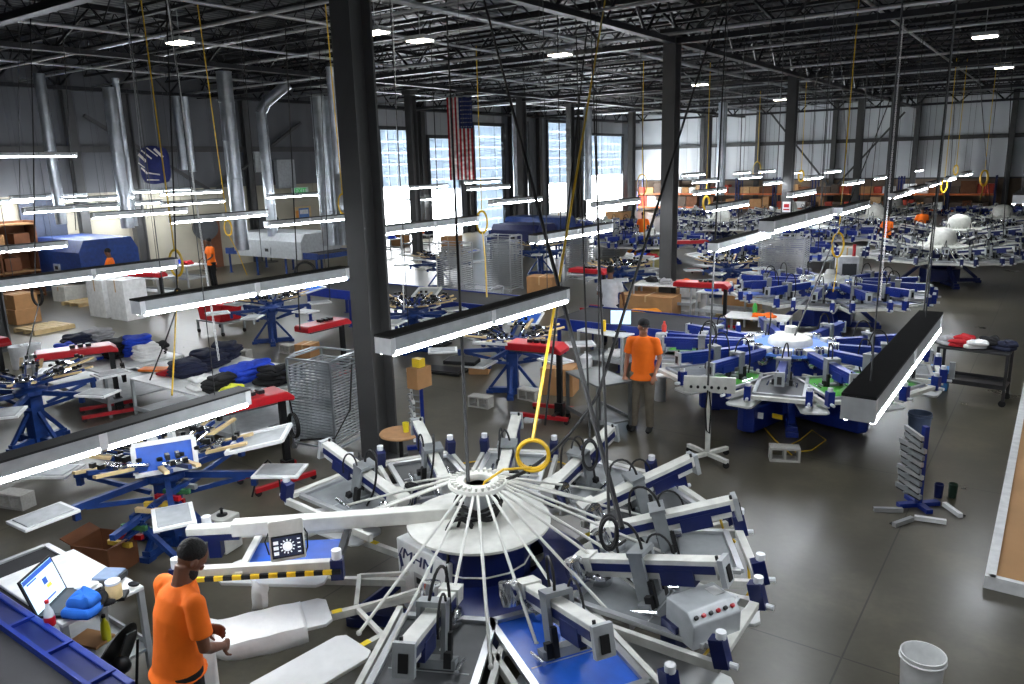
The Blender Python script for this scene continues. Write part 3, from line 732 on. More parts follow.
# ---------------------------------------------------------------- people
def remesh(o, vox, sm=6, it=None):
    r = o.modifiers.new('remesh', 'REMESH'); r.mode = 'VOXEL'; r.voxel_size = vox; r.use_smooth_shade = True
    s = o.modifiers.new('smooth', 'SMOOTH'); s.factor = .5; s.iterations = sm
    return o
def person(name, label, loc, rz, pose, vox=.02, skin=SKIN, shirt=ORANGE, trousers=BLACKC, cap=None, hands=False, h=1.78, long_sleeve=False, beard=False):
    """pose: joints in metres in the figure's own frame, facing -y... keys: lean, head, arms"""
    t = thing(name, label, 'person', loc, rz)
    k = h / 1.78
    J = {  # facing +y
        'pel': V(0, 0, .95), 'chest': V(0, 0, 1.3), 'neck': V(0, 0, 1.5), 'head': V(0, .03, 1.66),
        'hipL': V(-.1, 0, .92), 'hipR': V(.1, 0, .92), 'kneeL': V(-.11, .02, .5), 'kneeR': V(.11, .02, .5), 'ankL': V(-.12, -.02, .08), 'ankR': V(.12, -.02, .08),
        'shL': V(-.19, 0, 1.43), 'shR': V(.19, 0, 1.43), 'elL': V(-.25, -.03, 1.15), 'elR': V(.25, -.03, 1.15), 'wrL': V(-.25, .08, .9), 'wrR': V(.25, .08, .9)}
    for kk, v in pose.items():
        if kk in J: J[kk] = V(*v)
    J = {a: b * k for a, b in J.items()}
    hd = pose.get('hd', (0, 1, -.15)); hd = V(*hd).normalized()   # where the face looks
    hx = hd.cross(V(0, 0, 1)).normalized(); hu = hx.cross(hd); HR = Matrix((hx, hd, hu)).transposed()
    H = J['head']
    b = MB()
    # head, jaw, nose, ears, neck
    b.ell(H + HR @ V(0, 0, .03) * k, (.076 * k, .097 * k, .1 * k), HR, n=20, k=14)
    b.ell(H + HR @ V(0, .03, -.055) * k, (.056 * k, .066 * k, .068 * k), HR, n=16, k=10)
    b.ell(H + HR @ V(0, .105, -.01) * k, (.013 * k, .018 * k, .024 * k), HR)
    b.ell(H + HR @ V(0, .088, .03) * k, (.04 * k, .014 * k, .012 * k), HR)
    b.ell(H + HR @ V(0, .093, -.055) * k, (.024 * k, .01 * k, .01 * k), HR)
    for s in (-1, 1):
        b.ell(H + HR @ V(s * .078, -.005, -.005) * k, (.012 * k, .02 * k, .032 * k), HR)
    b.ltube([(H + HR @ V(0, -.015, -.04) * k, .056 * k, .06 * k), (J['neck'], .066 * k, .066 * k), (J['neck'] - V(0, 0, .06), .07 * k, .06 * k)], n=12)
    # trunk
    P0, C0, N0 = J['pel'], J['chest'], J['neck']
    trunk = [(P0 - V(0, 0, .1) * k, .15 * k, .1 * k), (P0, .165 * k, .115 * k), (P0.lerp(C0, .45), .14 * k, .1 * k), (C0, .165 * k, .115 * k), (C0.lerp(N0, .55), .17 * k, .105 * k), (N0 - V(0, 0, .025) * k, .1 * k, .075 * k)]
    b.ltube(trunk, n=18)
    legs = []
    for s in 'LR':
        Hp, K, A = J['hip' + s], J['knee' + s], J['ank' + s]
        rr = [(Hp + V(0, 0, .03) * k, .088 * k, .095 * k), (Hp.lerp(K, .35), .078 * k, .083 * k), (K, .055 * k, .058 * k), (K.lerp(A, .3), .053 * k, .058 * k), (A, .034 * k, .038 * k)]
        legs.append(rr); b.ltube(rr, n=12)
        b.ltube([(A + V(0, -.04, -.035) * k, .03, .03), (A + V(0, .05, -.04) * k, .04, .03), (A + V(0, .14, -.05) * k, .04, .022)], side=(1, 0, 0), n=10)
    arms = []
    for s in 'LR':
        S_, E_, W_ = J['sh' + s], J['el' + s], J['wr' + s]
        sd = 1 if s == 'R' else -1
        rr = [(S_ - V(sd * .05, 0, -.0) * k, .055 * k, .055 * k), (S_, .055 * k, .056 * k), (S_.lerp(E_, .4), .046 * k, .048 * k), (E_, .038 * k, .038 * k), (E_.lerp(W_, .3), .038 * k, .038 * k), (W_, .024 * k, .027 * k)]
        arms.append(rr)
        b.tube([r[0] for r in rr], [r[1] for r in rr], 12); b.ell(S_, (.055 * k,) * 3)
        d = (W_ - E_).normalized(); side = pose.get('palm' + s, None); side = V(*side) if side else (d.cross(V(0, 0, 1)) if abs(d.z) < .9 else V(1, 0, 0))
        side = (side - d * side.dot(d)).normalized(); nrm = d.cross(side)
        Pm = W_ + d * .05 * k
        b.ltube([(W_ - d * .01, .026 * k, .022 * k), (W_ + d * .035 * k, .038 * k, .017 * k), (W_ + d * .085 * k, .042 * k, .015 * k)], side=side, n=12)
        curl = pose.get('curl', .35) * (pose.get('flip' + s, 1))
        for i, L in enumerate((.07, .08, .075, .06)):
            o_ = W_ + (d * .08 + side * (-.031 + .021 * i)) * k; p1 = o_ + (d * math.cos(curl) + nrm * math.sin(curl)) * L * .5 * k
            p2 = p1 + (d * math.cos(curl * 2.4) + nrm * math.sin(curl * 2.4)) * L * .5 * k
            b.tube([o_ - d * .015, o_, p1, p2], [.009 * k, .0095 * k, .0085 * k, .007 * k], 8)
        ts = -1 if pose.get('thumb' + s, 1) > 0 else 1
        o_ = W_ + (d * .025 + side * ts * .03) * k; p1 = o_ + (d * .03 + side * ts * .03 + nrm * .012) * k; p2 = p1 + (d * .03 + side * ts * .005 + nrm * .018) * k
        b.tube([o_ - side * ts * .012, o_, p1, p2], [.012 * k, .013 * k, .011 * k, .008 * k], 8)
    body = remesh(b.build('body', skin, t), min(vox, .0065) if hands else vox, 3); body.name = 'body'
    # T-shirt
    b = MB(); g = .018 * k
    flare = pose.get('flare', .02)
    sh = [(P0 + V(0, 0, pose.get('hem', -.12)) * k, .182 * k + flare, .155 * k + flare), (P0 + V(0, 0, -.02) * k, .178 * k + flare * .6, .13 * k + flare * .6), (P0.lerp(C0, .45), .16 * k + flare * .5, .12 * k + flare * .5), (C0, .178 * k, .135 * k), (C0.lerp(N0, .5), .176 * k, .122 * k),
          (N0 - V(0, 0, .035) * k, .12 * k, .095 * k), (N0 + V(0, 0, .005) * k, .082 * k, .082 * k)]
    b.ltube(sh, n=24)
    for s, rr in zip('LR', arms):
        S_, E_ = J['sh' + s], J['el' + s]; e = E_ if long_sleeve else S_.lerp(E_, .72)
        pts = [rr[0][0], S_, S_.lerp(E_, .35), e]; ra = [.064 * k, .068 * k, .068 * k, .071 * k]
        if long_sleeve: pts.append(E_.lerp(J['wr' + s], .9)); ra.append(.045 * k)
        b.tube(pts, ra, 14); b.ell(S_ - V(0, 0, .008), (.07 * k,) * 3, n=14, k=10); b.tube([N0 - V(0, 0, .035) * k, S_ + V(0, 0, -.0)], [.055 * k, .055 * k], 12)
    # soft folds
    rnd = random.Random(len(label))
    for i in range(7):
        a = rnd.uniform(0, 2 * PI); z = rnd.uniform(.0, .75); c = P0.lerp(C0, z)
        q = c + V(.17 * math.cos(a), .125 * math.sin(a), 0) * k; b.tube([q + V(-.0, 0, -.09), q + V(.02 * rnd.uniform(-1, 1), 0, 0), q + V(.03 * rnd.uniform(-1, 1), 0, .09)], [.004, .014, .004], 6)
    remesh(b.build('shirt', shirt, t), max(vox * .8, .009), 5)
    b = MB()
    b.ltube([(P0 - V(0, 0, .16) * k, .15 * k, .115 * k), (P0 - V(0, 0, .05) * k, .168 * k, .118 * k), (P0 + V(0, 0, .06) * k, .15 * k, .1 * k)], n=18)
    for rr in legs:
        gg = [(c, a + .018 * k, d_ + .018 * k) for c, a, d_ in rr]; gg[-1] = (gg[-1][0] - V(0, 0, .01), .062 * k, .068 * k); gg[-2] = (gg[-2][0], .07 * k, .075 * k)
        b.ltube(gg, n=14)
    remesh(b.build('trousers', trousers, t), max(vox * .8, .01), 4)
    for s in 'LR':
        A = J['ank' + s]; b = MB()
        b.ltube([(A + V(0, -.075, -.05) * k, .03, .025), (A + V(0, -.03, -.035) * k, .045, .045), (A + V(0, .06, -.042) * k, .05, .035), (A + V(0, .15, -.052) * k, .048, .025), (A + V(0, .19, -.058) * k, .025, .015)], side=(1, 0, 0), n=12)
        b.build('shoe', BLACK, t)
    # hair
    b = MB()
    if cap is None:
        b.ell(H + HR @ V(0, -.024, .052) * k, (.083 * k, .098 * k, .09 * k), HR, n=20, k=12)
        b.build('hair', HAIR, t)
    else:
        b.lathe([(.088 * k, 0), (.09 * k, .02 * k), (.08 * k, .055 * k), (.05 * k, .085 * k), (0, .095 * k)], 20, H + HR @ V(0, 0, .045) * k, HR)
        b.ell(H + HR @ V(0, .1, .05) * k, (.065 * k, .07 * k, .01 * k), HR, n=16); b.build('cap', cap, t)
        b = MB(); b.ell(H + HR @ V(0, -.045, -.01) * k, (.07 * k, .06 * k, .07 * k), HR); b.build('hair', HAIR, t)
    if vox < .015:
        for s in (-1, 1):
            b = MB(); b.ell(H + HR @ V(s * .031, .086, .012) * k, (.013 * k, .008 * k, .007 * k), HR); b.build('eye', WHITE, t)
        b = MB(); b.ell(H + HR @ V(0, .0935, -.056) * k, (.022 * k, .01 * k, .005 * k), HR); b.build('mouth', mat('lips', (96, 48, 42), .6), t)
    if beard:
        b = MB(); b.ell(H + HR @ V(0, .035, -.075) * k, (.064 * k, .072 * k, .062 * k), HR, n=16, k=10); b.build('beard', HAIR, t)
    return t

def to_local(o_loc, rz, w):
    d = Vector(w) - Vector(o_loc); return tuple(Matrix.Rotation(-rz, 3, 'Z') @ d)
# man in front holding a white shirt on the loading platen
hp = P(178, 562, 1.7)
m1 = V(hp.x - .1, hp.y - .04, 0)
# he faces the press
tgt = P(285, 625, .75); face_a = math.atan2(tgt.y - m1.y, tgt.x - m1.x) - PI / 2 - .12
wl, wr = P(222, 628, .98), P(222, 655, .98)
L = lambda w: to_local(m1, face_a, w)
person('person', 'man in an orange T-shirt and black trousers holding a white shirt over the front press', m1, face_a,
       dict(chest=(0, .04, 1.3), neck=(0, .1, 1.49), head=(0, .17, 1.62), hd=(.05, .7, -.7), shL=(-.2, .07, 1.43), shR=(.2, .07, 1.43),
            elL=(-.25, .09, 1.13), elR=(.26, .07, 1.13), wrL=(-.13, .28, 1.02), wrR=(.1, .27, .98), palmL=(0, 0, 1), palmR=(0, 0, 1), flipL=1, flipR=-1, curl=.45, flare=.03, hem=-.05),
       vox=.011, hands=True, beard=True, h=1.79)
# man with the cap by the steel cart
q = P(642, 430, 0); fa = math.radians(-70)
person('person', 'man in an orange T-shirt, khaki trousers and black cap standing beside the grey steel cart', q, math.radians(180 + 15),
       dict(hd=(-.5, .85, -.12), head=(-.01, .05, 1.65), wrL=(-.2, .14, .93), wrR=(.27, .04, .88), kneeL=(-.11, .03, .5), ankR=(.14, -.02, .08)), vox=.014, skin=SKIN2, trousers=KHAKI, cap=BLACKC, h=1.78)
# man in the white T-shirt, back turned
q = P(610, 345, 0)
person('person', 'man in a white T-shirt seen from behind, past the long black dryer belt', q, math.radians(25),
       dict(elL=(-.27, .04, 1.16), wrL=(-.22, .25, 1.05), elR=(.28, .02, 1.14), wrR=(.3, .12, .95)), vox=.02, skin=SKIN, shirt=mat('pale_grey_cotton', (205, 208, 212), .9), trousers=NAVYC, h=1.8)
# ---------------------------------------------------------------- equipment kit
def manual_press(name, label, loc, rz=0.0, n=6, R=1.35, nl=None, screen=None, detail=1, h=.86, group=None, platens=True, skirt=False):
    t = thing(name, label, 'manual press', loc, rz, group)
    b = MB(); b.box((0, 0, h / 2), (.2, .2, h)); b.box((0, 0, .06), (.9, .1, .1)); b.box((0, 0, .06), (.1, .9, .1))
    for k in range(4):
        a = k * 90; b.beam(pol(.42, a, .1), pol(.1, a, h * .6), .05, .05); b.box(pol(.43, a, .03), (.12, .12, .06), rz3(rad(a)))
    b.lathe([(.2, h - .08), (.24, h - .04), (.24, h + .02), (.12, h + .06), (.1, h + .2), (0, h + .2)], 16); b.build('base', STEELBLUE, t, smooth=False)
    nl = nl or n
    for k in range(nl):
        a = 360 * k / nl + 12; b = MB()
        b.beam(pol(.15, a, h - .03), pol(R - .45, a, h - .03), .055, .07); b.beam(pol(.2, a, h - .25), pol(R - .6, a, h - .06), .04, .05)
        b.box(pol(R - .5, a, h - .08), (.06, .06, .16), rz3(rad(a)))
        arm = b.build('platen_arm', STEELBLUE, t, smooth=False)
        if platens:
            b = MB(); b.box(pol(R - .2, a, h + .0), (.52, .38, .03), rz3(rad(a)))
            b.box(pol(R - .2, a, h + .02), (.44, .3, .012), rz3(rad(a)), m=1); b.build('platen', [WHITE, LGREY], arm, smooth=False, bevel=.008 if detail > 1 else 0)
    for k in range(n):
        a = 360 * k / n + 12 + 180 / n * .3; A = rz3(rad(a)); b = MB(); z0, z1 = h + .12, h + .3
        for s in (-1, 1): b.beam(A @ V(.14, s * .07, z0), A @ V(.85, s * .09, z1), .035, .045)
        arm = b.build('screen_arm', STEELBLUE, t, smooth=False)
        b = MB()
        for s in (-1, 1): b.beam(A @ V(.5, s * .13, z1 - .06), A @ V(.95, s * .15, z1 + .03), .05, .03)
        b.build('clamp_bar', WOOD, arm, smooth=False)
        b = MB()
        for s in (-1, 1):
            b.tube([A @ V(.28, s * .09, z0 + .08), A @ V(.55, s * .1, z1 - .01)], .02, 8)
            b.box(A @ V(.5, s * .05, z1 + .04), (.08, .04, .06), A, m=1); b.box(A @ V(.8, s * .06, z1 + .07), (.05, .05, .05), A, m=1)
            b.lathe([(0, 0), (.03, .0), (.03, .03), (0, .04)], 10, c=A @ V(.4, s * .11, z0 + .16), m=1)
        b.box(A @ V(.62, 0, z1), (.08, .24, .03), A); b.build('clamp', [CHROME, BLACKM], arm)
        if screen is not None and k in screen:
            b = MB(); c = A @ V(1.05, 0, z1 + .02); Rr = A @ Matrix.Rotation(-.18, 3, 'Y')
            for s in (-1, 1): b.box(c + Rr @ V(0, s * .27, 0), (.62, .045, .035), Rr); b.box(c + Rr @ V(s * .3, 0, 0), (.045, .56, .035), Rr)
            f = b.build('screen_frame', WHITE, arm, smooth=False)
            b = MB(); b.box(c - Rr @ V(0, 0, .01), (.58, .5, .005), Rr); b.build('screen_mesh', screen[k], f, smooth=False)
    return t

def flash_dryer(label, loc, rz, zc=1.25, L=.75, coil=True, group='red flash dryers', name='flash_dryer'):
    """red heater head on a black post, feet forward; the head reaches along +x"""
    t = thing(name, label, 'flash dryer', loc, rz, group)
    b = MB(); b.prism([(-.1, -.03), (.0, .05), (L, .05), (L + .03, .02), (L + .03, -.07), (.05, -.07), (-.1, -.09)], -.2, .2, Matrix(((1, 0, 0, 0), (0, 0, 1, 0), (0, 1, 0, zc), (0, 0, 0, 1))))
    hd = b.build('heater_head', RED, t, smooth=False, bevel=.015)
    b = MB()
    for k in range(3): b.box((L * .3 + k * .12, 0, zc + .075), (.08, .12, .05))
    b.build('switch_box', BLACKM, hd, smooth=False)
    b = MB(); b.box((L * .55, 0, zc - .085), (L * .8, .36, .02)); b.build('heater_panel', DGREY, hd, smooth=False)
    b = MB(); b.beam((0, 0, .1), (0, 0, zc), .08, .08); b.box((0, 0, .16), (.14, .14, .22)); b.build('post', BLACKM, t, smooth=False)
    for s in (-1, 1):
        b = MB(); b.beam((-.25, s * .28, .09), (.6, s * .28, .09), .06, .06)
        for x in (-.22, .56): b.lathe([(0, -.02), (.04, -.018), (.04, .018), (0, .02)], 10, c=(x, s * .28, .04), R=Matrix.Rotation(PI / 2, 3, 'X'), m=1)
        b.build('foot', [RED, BLACK], t, smooth=False)
    b = MB(); b.beam((0, -.3, .1), (0, .3, .1), .07, .06); b.build('cross_bar', BLACKM, t, smooth=False)
    if coil:
        b = MB()
        for k in range(3): b.tube([(-.16 + .02 * k, .13 * math.cos(a * PI / 10) , zc - .5 + .17 * math.sin(a * PI / 10)) for a in range(20)], .01, 6, closed=True)
        b.tube([(-.14, 0, zc - .34), (-.1, .02, zc - .1), (-.02, 0, zc)], .01, 6); b.build('coiled_cord', BLACK, t)
    return t

def folded(label, loc, rz, m, w=.34, d=.42, h=.16, cat='garments', group=None, seed=0, name='folded_shirts'):
    """a slumped bundle of folded shirts"""
    rnd = random.Random(seed); b = MB(); L_ = max(2, round(h / .07)); n = 26; w *= 1.25; d *= 1.25; h *= .85
    for q in range(L_):
        ph = [rnd.uniform(0, 6) for _ in range(4)]; sc_ = 1 - .3 * q / L_; ox, oy, an = rnd.uniform(-.05, .05), rnd.uniform(-.05, .05), rnd.uniform(-.25, .25); hh = h / L_ * 1.25; vs = []
        prof = [(.9, -.02), (1, .2), (1.0, .6), (.9, .92), (.5, 1.0)]
        for r, z in prof:
            for j in range(n):
                g = 2 * PI * j / n; cx, sy = math.cos(g), math.sin(g)
                x = math.copysign(abs(cx) ** .45, cx) * r; y = math.copysign(abs(sy) ** .45, sy) * r; f = 1 + .05 * math.sin(3 * g + ph[0]) + .04 * math.sin(8 * g + ph[1])
                v = V(x * w / 2 * f * sc_, y * d / 2 * f * sc_, 0); v.rotate(Matrix.Rotation(an, 3, 'Z'))
                vs.append((v.x + ox, v.y + oy, h * q / L_ + z * hh + (.02 * math.sin(2 * g + ph[2]) + .012 * math.sin(5 * g + ph[3])) * (1 if q else .0) * z))
        fs = [tuple(range(n - 1, -1, -1)), tuple(4 * n + j for j in range(n))]
        for i in range(4): fs += [(i * n + j, i * n + (j + 1) % n, (i + 1) * n + (j + 1) % n, (i + 1) * n + j) for j in range(n)]
        b.add(vs, fs)
    ob = b.build(name, m); s = ob.modifiers.new('sub', 'SUBSURF'); s.levels = s.render_levels = 1
    return tag(ob, label, cat, group, loc=loc, rz=rz)

def steel_cart(label, loc, rz, L=.9, W=.55, h=.8, m=None, name='steel_cart', cat='cart', shelves=(.18,), group=None, casters=True, topm=None):
    m = m or GREYP; t = thing(name, label, cat, loc, rz, group)
    b = MB(); b.box((0, 0, h - .02), (L, W, .03)); b.build('top', topm or m, t, smooth=False, bevel=.006)
    for s in shelves:
        b = MB(); b.box((0, 0, s), (L - .02, W - .02, .025)); b.box((0, W / 2 - .012, s + .03), (L, .02, .07)); b.box((0, -W / 2 + .012, s + .03), (L, .02, .07)); b.build('shelf', m, t, smooth=False)
    for sx in (-1, 1):
        for sy in (-1, 1):
            b = MB(); b.beam((sx * (L / 2 - .025), sy * (W / 2 - .025), .1 if casters else 0), (sx * (L / 2 - .025), sy * (W / 2 - .025), h - .02), .045, .045); lg = b.build('leg', m, t, smooth=False)
            if casters:
                b = MB(); b.lathe([(0, -.02), (.055, -.018), (.055, .018), (0, .02)], 12, c=(sx * (L / 2 - .03), sy * (W / 2 - .03), .055), R=Matrix.Rotation(PI / 2, 3, 'X')); b.build('caster', BLACK, lg)
    return t

def carton(label, loc, rz, d, m=None, group=None, name='cardboard_box', open_=False, cat='box'):
    t = thing(name, label, cat, loc, rz, group); m = m or CARD; w, l, h = d
    b = MB()
    if open_:
        for s in (-1, 1): b.box((s * w / 2, 0, h / 2), (.01, l, h)); b.box((0, s * l / 2, h / 2), (w, .01, h))
        b.box((0, 0, .005), (w, l, .01)); b.build('carton', m, t, smooth=False)
        for s in (-1, 1):
            b = MB(); b.beam((s * w / 2, 0, h), (s * (w / 2 + .13), 0, h + .06), l, .008, up=(0, 0, 1)); b.build('flap', m, t, smooth=False)
    else:
        b.box((0, 0, h / 2), (w, l, h)); b.build('carton', m, t, smooth=False, bevel=.006)
        b = MB(); b.box((0, 0, h + .001), (.05, l + .002, .004)); b.box((0, -l / 2 - .001, h * .85), (.05, .003, h * .3)); b.build('packing_tape', mat('tan_tape', (196, 160, 112), .35), t, smooth=False)
    return t

def bucket(label, loc, m, r=.15, h=.36, inner=None, group=None):
    t = thing('bucket', label, 'bucket', loc, 0, group)
    b = MB(); b.lathe([(0, .0), (r * .86, 0), (r * .97, h * .86), (r * 1.05, h * .87), (r * 1.05, h * .9), (r * 1.0, h * .91), (r * 1.02, h), (r * .96, h), (r * .84, .02), (0, .02)], 28); b.build('pail', m, t)
    b = MB(); b.tube([(r * 1.05 * math.cos(g), r * 1.05 * math.sin(g) * 1, h * .85 - .09 * math.sin(g)) for g in [PI * k / 12 for k in range(13)]], .004, 5); b.build('handle', GREYP, t)
    if inner: 
        b = MB(); b.lathe([(0, h * .55), (r * .92, h * .55), (r * .9, h * .5), (0, h * .5)], 20); b.build('contents', inner, t)
    return t

def tray_rack(label, loc, rz, L=.75, W=.6, h=1.6, n=22, name='drying_rack', group=None, m=None):
    m = m or GALV; t = thing(name, label, 'rack', loc, rz, group)
    b = MB()
    for sx in (-1, 1):
        for sy in (-1, 1): b.beam((sx * L / 2, sy * W / 2, .08), (sx * L / 2, sy * W / 2, h), .03, .03)
        b.tube([(sx * L / 2, -W / 2, h), (sx * L / 2, -W / 4, h + .04), (sx * L / 2, W / 4, h + .04), (sx * L / 2, W / 2, h)], .014, 6)
    for z in (.1, h):
        for s in (-1, 1): b.beam((-L / 2, s * W / 2, z), (L / 2, s * W / 2, z), .025, .025); b.beam((s * L / 2, -W / 2, z), (s * L / 2, W / 2, z), .025, .025)
    for sx in (-1, 1):
        for sy in (-1, 1): b.lathe([(0, -.015), (.045, -.013), (.045, .013), (0, .015)], 10, c=(sx * L / 2, sy * W / 2, .045), R=Matrix.Rotation(PI / 2, 3, 'X'))
    b.build('frame', m, t, smooth=False)
    t0 = None
    for k in range(n):
        z = .18 + k * (h - .26) / n
        if t0 is None:
            b = MB()
            for j in range(7): b.tube([(-L / 2 + .01, -W / 2 + W * (j + .5) / 7, 0), (L / 2 - .01, -W / 2 + W * (j + .5) / 7, 0)], .004, 4)
            for s in (-1, 1): b.beam((-L / 2, s * (W / 2 - .01), 0), (L / 2, s * (W / 2 - .01), 0), .012, .018); b.beam((s * (L / 2 - .01), -W / 2, 0), (s * (L / 2 - .01), W / 2, 0), .012, .018)
            t0 = b.build('tray', m, t, smooth=False); o = t0
        else: o = t0.copy(); C.objects.link(o)
        o.location = (0, 0, z)
    return t

def cinder(label, loc, rz, group='concrete blocks'):
    b = MB(); w, l, h = .4, .2, .2; q = .03
    for s in (-1, 1): b.box((0, s * (l / 2 - q / 2), h / 2), (w, q, h)); b.box((s * (w / 2 - q / 2), 0, h / 2), (q, l - 2 * q, h))
    b.box((0, 0, h / 2), (q, l - 2 * q, h)); 
    o = MB(); R = Matrix.Rotation(PI / 2, 3, 'X'); o.add([R @ Vector(v) for v in b.v], b.f)
    o.v = [(x, y, z + .1) for x, y, z in o.v]
    return tag(o.build('concrete_block', CONC, smooth=False), label, 'block', group, loc=loc, rz=rz)

def conveyor(label, loc, rz, L, W, h, name='conveyor_dryer', side=None, hood=None, belt=True, group=None, legs=True):
    """belt table along x with coloured side rails; hood = (x0, x1, height, material)"""
    side = side or BLUE; t = thing(name, label, 'conveyor dryer', loc, rz, group)
    b = MB()
    for s in (-1, 1): b.box((0, s * (W / 2 + .03), h - .1), (L, .05, .24))
    b.box((-L / 2 - .0, 0, h - .12), (.05, W, .18)); b.box((L / 2, 0, h - .12), (.05, W, .18)); b.build('side_rail', side, t, smooth=False, bevel=.008)
    b = MB(); b.box((0, 0, h - .02), (L - .08, W - .02, .03)); b.tube([(-L / 2 + .05, -W / 2 + .01, h - .05), (-L / 2 + .05, W / 2 - .01, h - .05)], .05, 12); b.tube([(L / 2 - .05, -W / 2 + .01, h - .05), (L / 2 - .05, W / 2 - .01, h - .05)], .05, 12); b.build('belt', BELT, t)
    if legs:
        k = max(2, round(L / 1.6) + 1)
        for i in range(k):
            x = -L / 2 + .15 + (L - .3) * i / (k - 1)
            for s in (-1, 1):
                b = MB(); b.beam((x, s * (W / 2 - .02), 0), (x, s * (W / 2 - .02), h - .2), .06, .06); b.box((x, s * (W / 2 - .02), .01), (.12, .12, .02)); b.build('leg', side, t, smooth=False)
    if hood:
        x0, x1, hh, hm = hood; b = MB(); b.prism([(-W / 2 - .1, h - .25), (W / 2 + .1, h - .25), (W / 2 + .1, h + hh * .6), (W / 2 - .1, h + hh), (-W / 2 + .1, h + hh), (-W / 2 - .1, h + hh * .6)], x0, x1, Matrix(((0, 0, 1, 0), (1, 0, 0, 0), (0, 1, 0, 0), (0, 0, 0, 1))))
        hd = b.build('oven_hood', hm, t, smooth=False, bevel=.02)
        b = MB(); b.box(((x0 + x1) / 2, -W / 2 - .12, h + .02), (.4, .04, .3)); b.box(((x0 + x1) / 2, -W / 2 - .145, h + .05), (.2, .01, .12), m=1); b.build('control_panel', [LGREY, BLACKM], hd, smooth=False)
    return t

def squeegee_rack(label, loc, rz, h=.95, n=9, cols=(SILVER,), group=None, post=None):
    t = thing('squeegee_rack', label, 'rack', loc, rz, group)
    b = MB(); b.beam((0, 0, 0), (0, 0, h), .07, .05); b.box((0, 0, .03), (.5, .08, .05)); b.box((0, .0, .03), (.08, .45, .05))
    b.build('post', post or BLUE, t, smooth=False)
    b = MB()
    for k in range(n): z = .14 + k * (h - .2) / n; b.beam((0, 0, z), (-.2, 0, z + .05), .03, .015)
    b.build('peg', GREYP, t, smooth=False)
    rnd = random.Random(len(label))
    for k in range(n):
        z = .16 + k * (h - .2) / n; b = MB(); a = rnd.uniform(-.15, .15)
        b.box((-.14, 0, z + .05), (.035, .42, .05), rz3(a)); b.box((-.14, 0, z + .02), (.012, .4, .04), rz3(a), m=1)
        o = b.build('squeegee', [cols[k % len(cols)], BLACK], t, smooth=False)
    return t

def coil_hose(label, px, top_z, loop, z_end=None, m=None, r=.012, n=4, rr=.14, lean=None, tail=None, group='coiled hoses hanging from the roof', name='hanging_hose', ang=.6, tall=1.35):
    """hose dropping from the roof to a hanging coil; loop = (px, py) of the coil, px gives depth through z"""
    m = m or YEL; c = loop; b = MB(); t = V(math.cos(ang), math.sin(ang), 0)
    for k in range(n):
        off = .012 * k; q = rr * (1 + .05 * math.sin(k * 2.1))
        b.tube([c + t * q * math.sin(a * PI / 12) + t.cross(V(0, 0, 1)) * (off - .02) + V(0, 0, q * tall * math.cos(a * PI / 12)) for a in range(24)], r, 6, closed=True)
    top = V(c.x + (lean[0] if lean else 0), c.y + (lean[1] if lean else 0), top_z)
    b.tube([c + V(0, 0, rr * tall), c.lerp(top, .5) + V(0, 0, rr * .5), top], r, 6)
    if tail: b.tube([c - V(0, 0, rr * tall), *[Vector(v) for v in tail]], r, 6)
    o = MB(); o.v, o.f, o.m = [tuple(Vector(v) - c) for v in b.v], b.f, b.m
    return tag(o.build(name, m), label, 'hose', group, loc=c)

def hang_line(label, a, b_, r, m, sag=0.0, name='hanging_cable', group=None, chain=False, cat='cable', mid=None, n=10):
    a, b_ = Vector(a), Vector(b_); pts = []
    for i in range(n + 1):
        u = i / n; p = a.lerp(b_, u); p.z -= sag * 4 * u * (1 - u); pts.append(p - b_)
    b = MB()
    if chain:
        L = (a - b_).length; k = int(L / .055)
        for i in range(k):
            p = (a - b_) * ((i + .5) / k); s = .012 if i % 2 else -.012
            w = V(1, .4, 0).normalized() if i % 2 else V(-.4, 1, 0).normalized()
            b.beam(p - V(0, 0, .03) + w * .011, p + V(0, 0, .03) + w * .011, .008, .008); b.beam(p - V(0, 0, .03) - w * .011, p + V(0, 0, .03) - w * .011, .008, .008)
    else: b.tube(pts, r, 6)
    return tag(b.build(name, m), label, cat, group, loc=b_)
# ---------------------------------------------------------------- second press and its neighbours
PALB = dict(arm=BLUE, stripe=BLUE, base=BLUE, s=.95, zd=1.12, z=1.2, zs=.88, rod0=8, ri=.7, zi=1.2)
Q2 = V(-3.35, 12.4, 0)
p2 = carousel('royal blue rotary press beside the aisle with pale dome on a pale blue cover plate', Q2, 0, PALB, 2.0, [-160, -128, -107, -78, -50, -21, 12, 45, 80, 120, 165, 190], 1,
              dome='blue', rods=0, screens=[GREYP, GREYP, GREENM, DGREY, GREENM, GREENM, GREYP, GREYP, GREENM])
b = MB(); 
for a in (-100, -20, 200, 60): b.prism([(.3, -.2), (1.35, -.14), (1.4, 0), (1.35, .14), (.3, .2)], .04, .42, rz3(rad(a)).to_4x4())
b.build('floor_frame', BLUE, p2, smooth=False, bevel=.02)
for a in (-145, -118, -92, -65, -35, -5, 30):
    platen_part(p2, a, 1.25, 2.2, .72, STEELBLUE, .5, .19, tape=True)
b = MB(); b.box(pol(1.25, -92, .3), (.02, .1, .09), rz3(rad(-92)), m=1); b.build('white_sticker', [MATS['hazard_yellow'], WHITE], p2, smooth=False)
b = MB(); b.box(pol(1.3, -80, .34), (.16, .02, .07), rz3(rad(-10))); b.build('yellow_sticker', MATS['hazard_yellow'], p2, smooth=False)
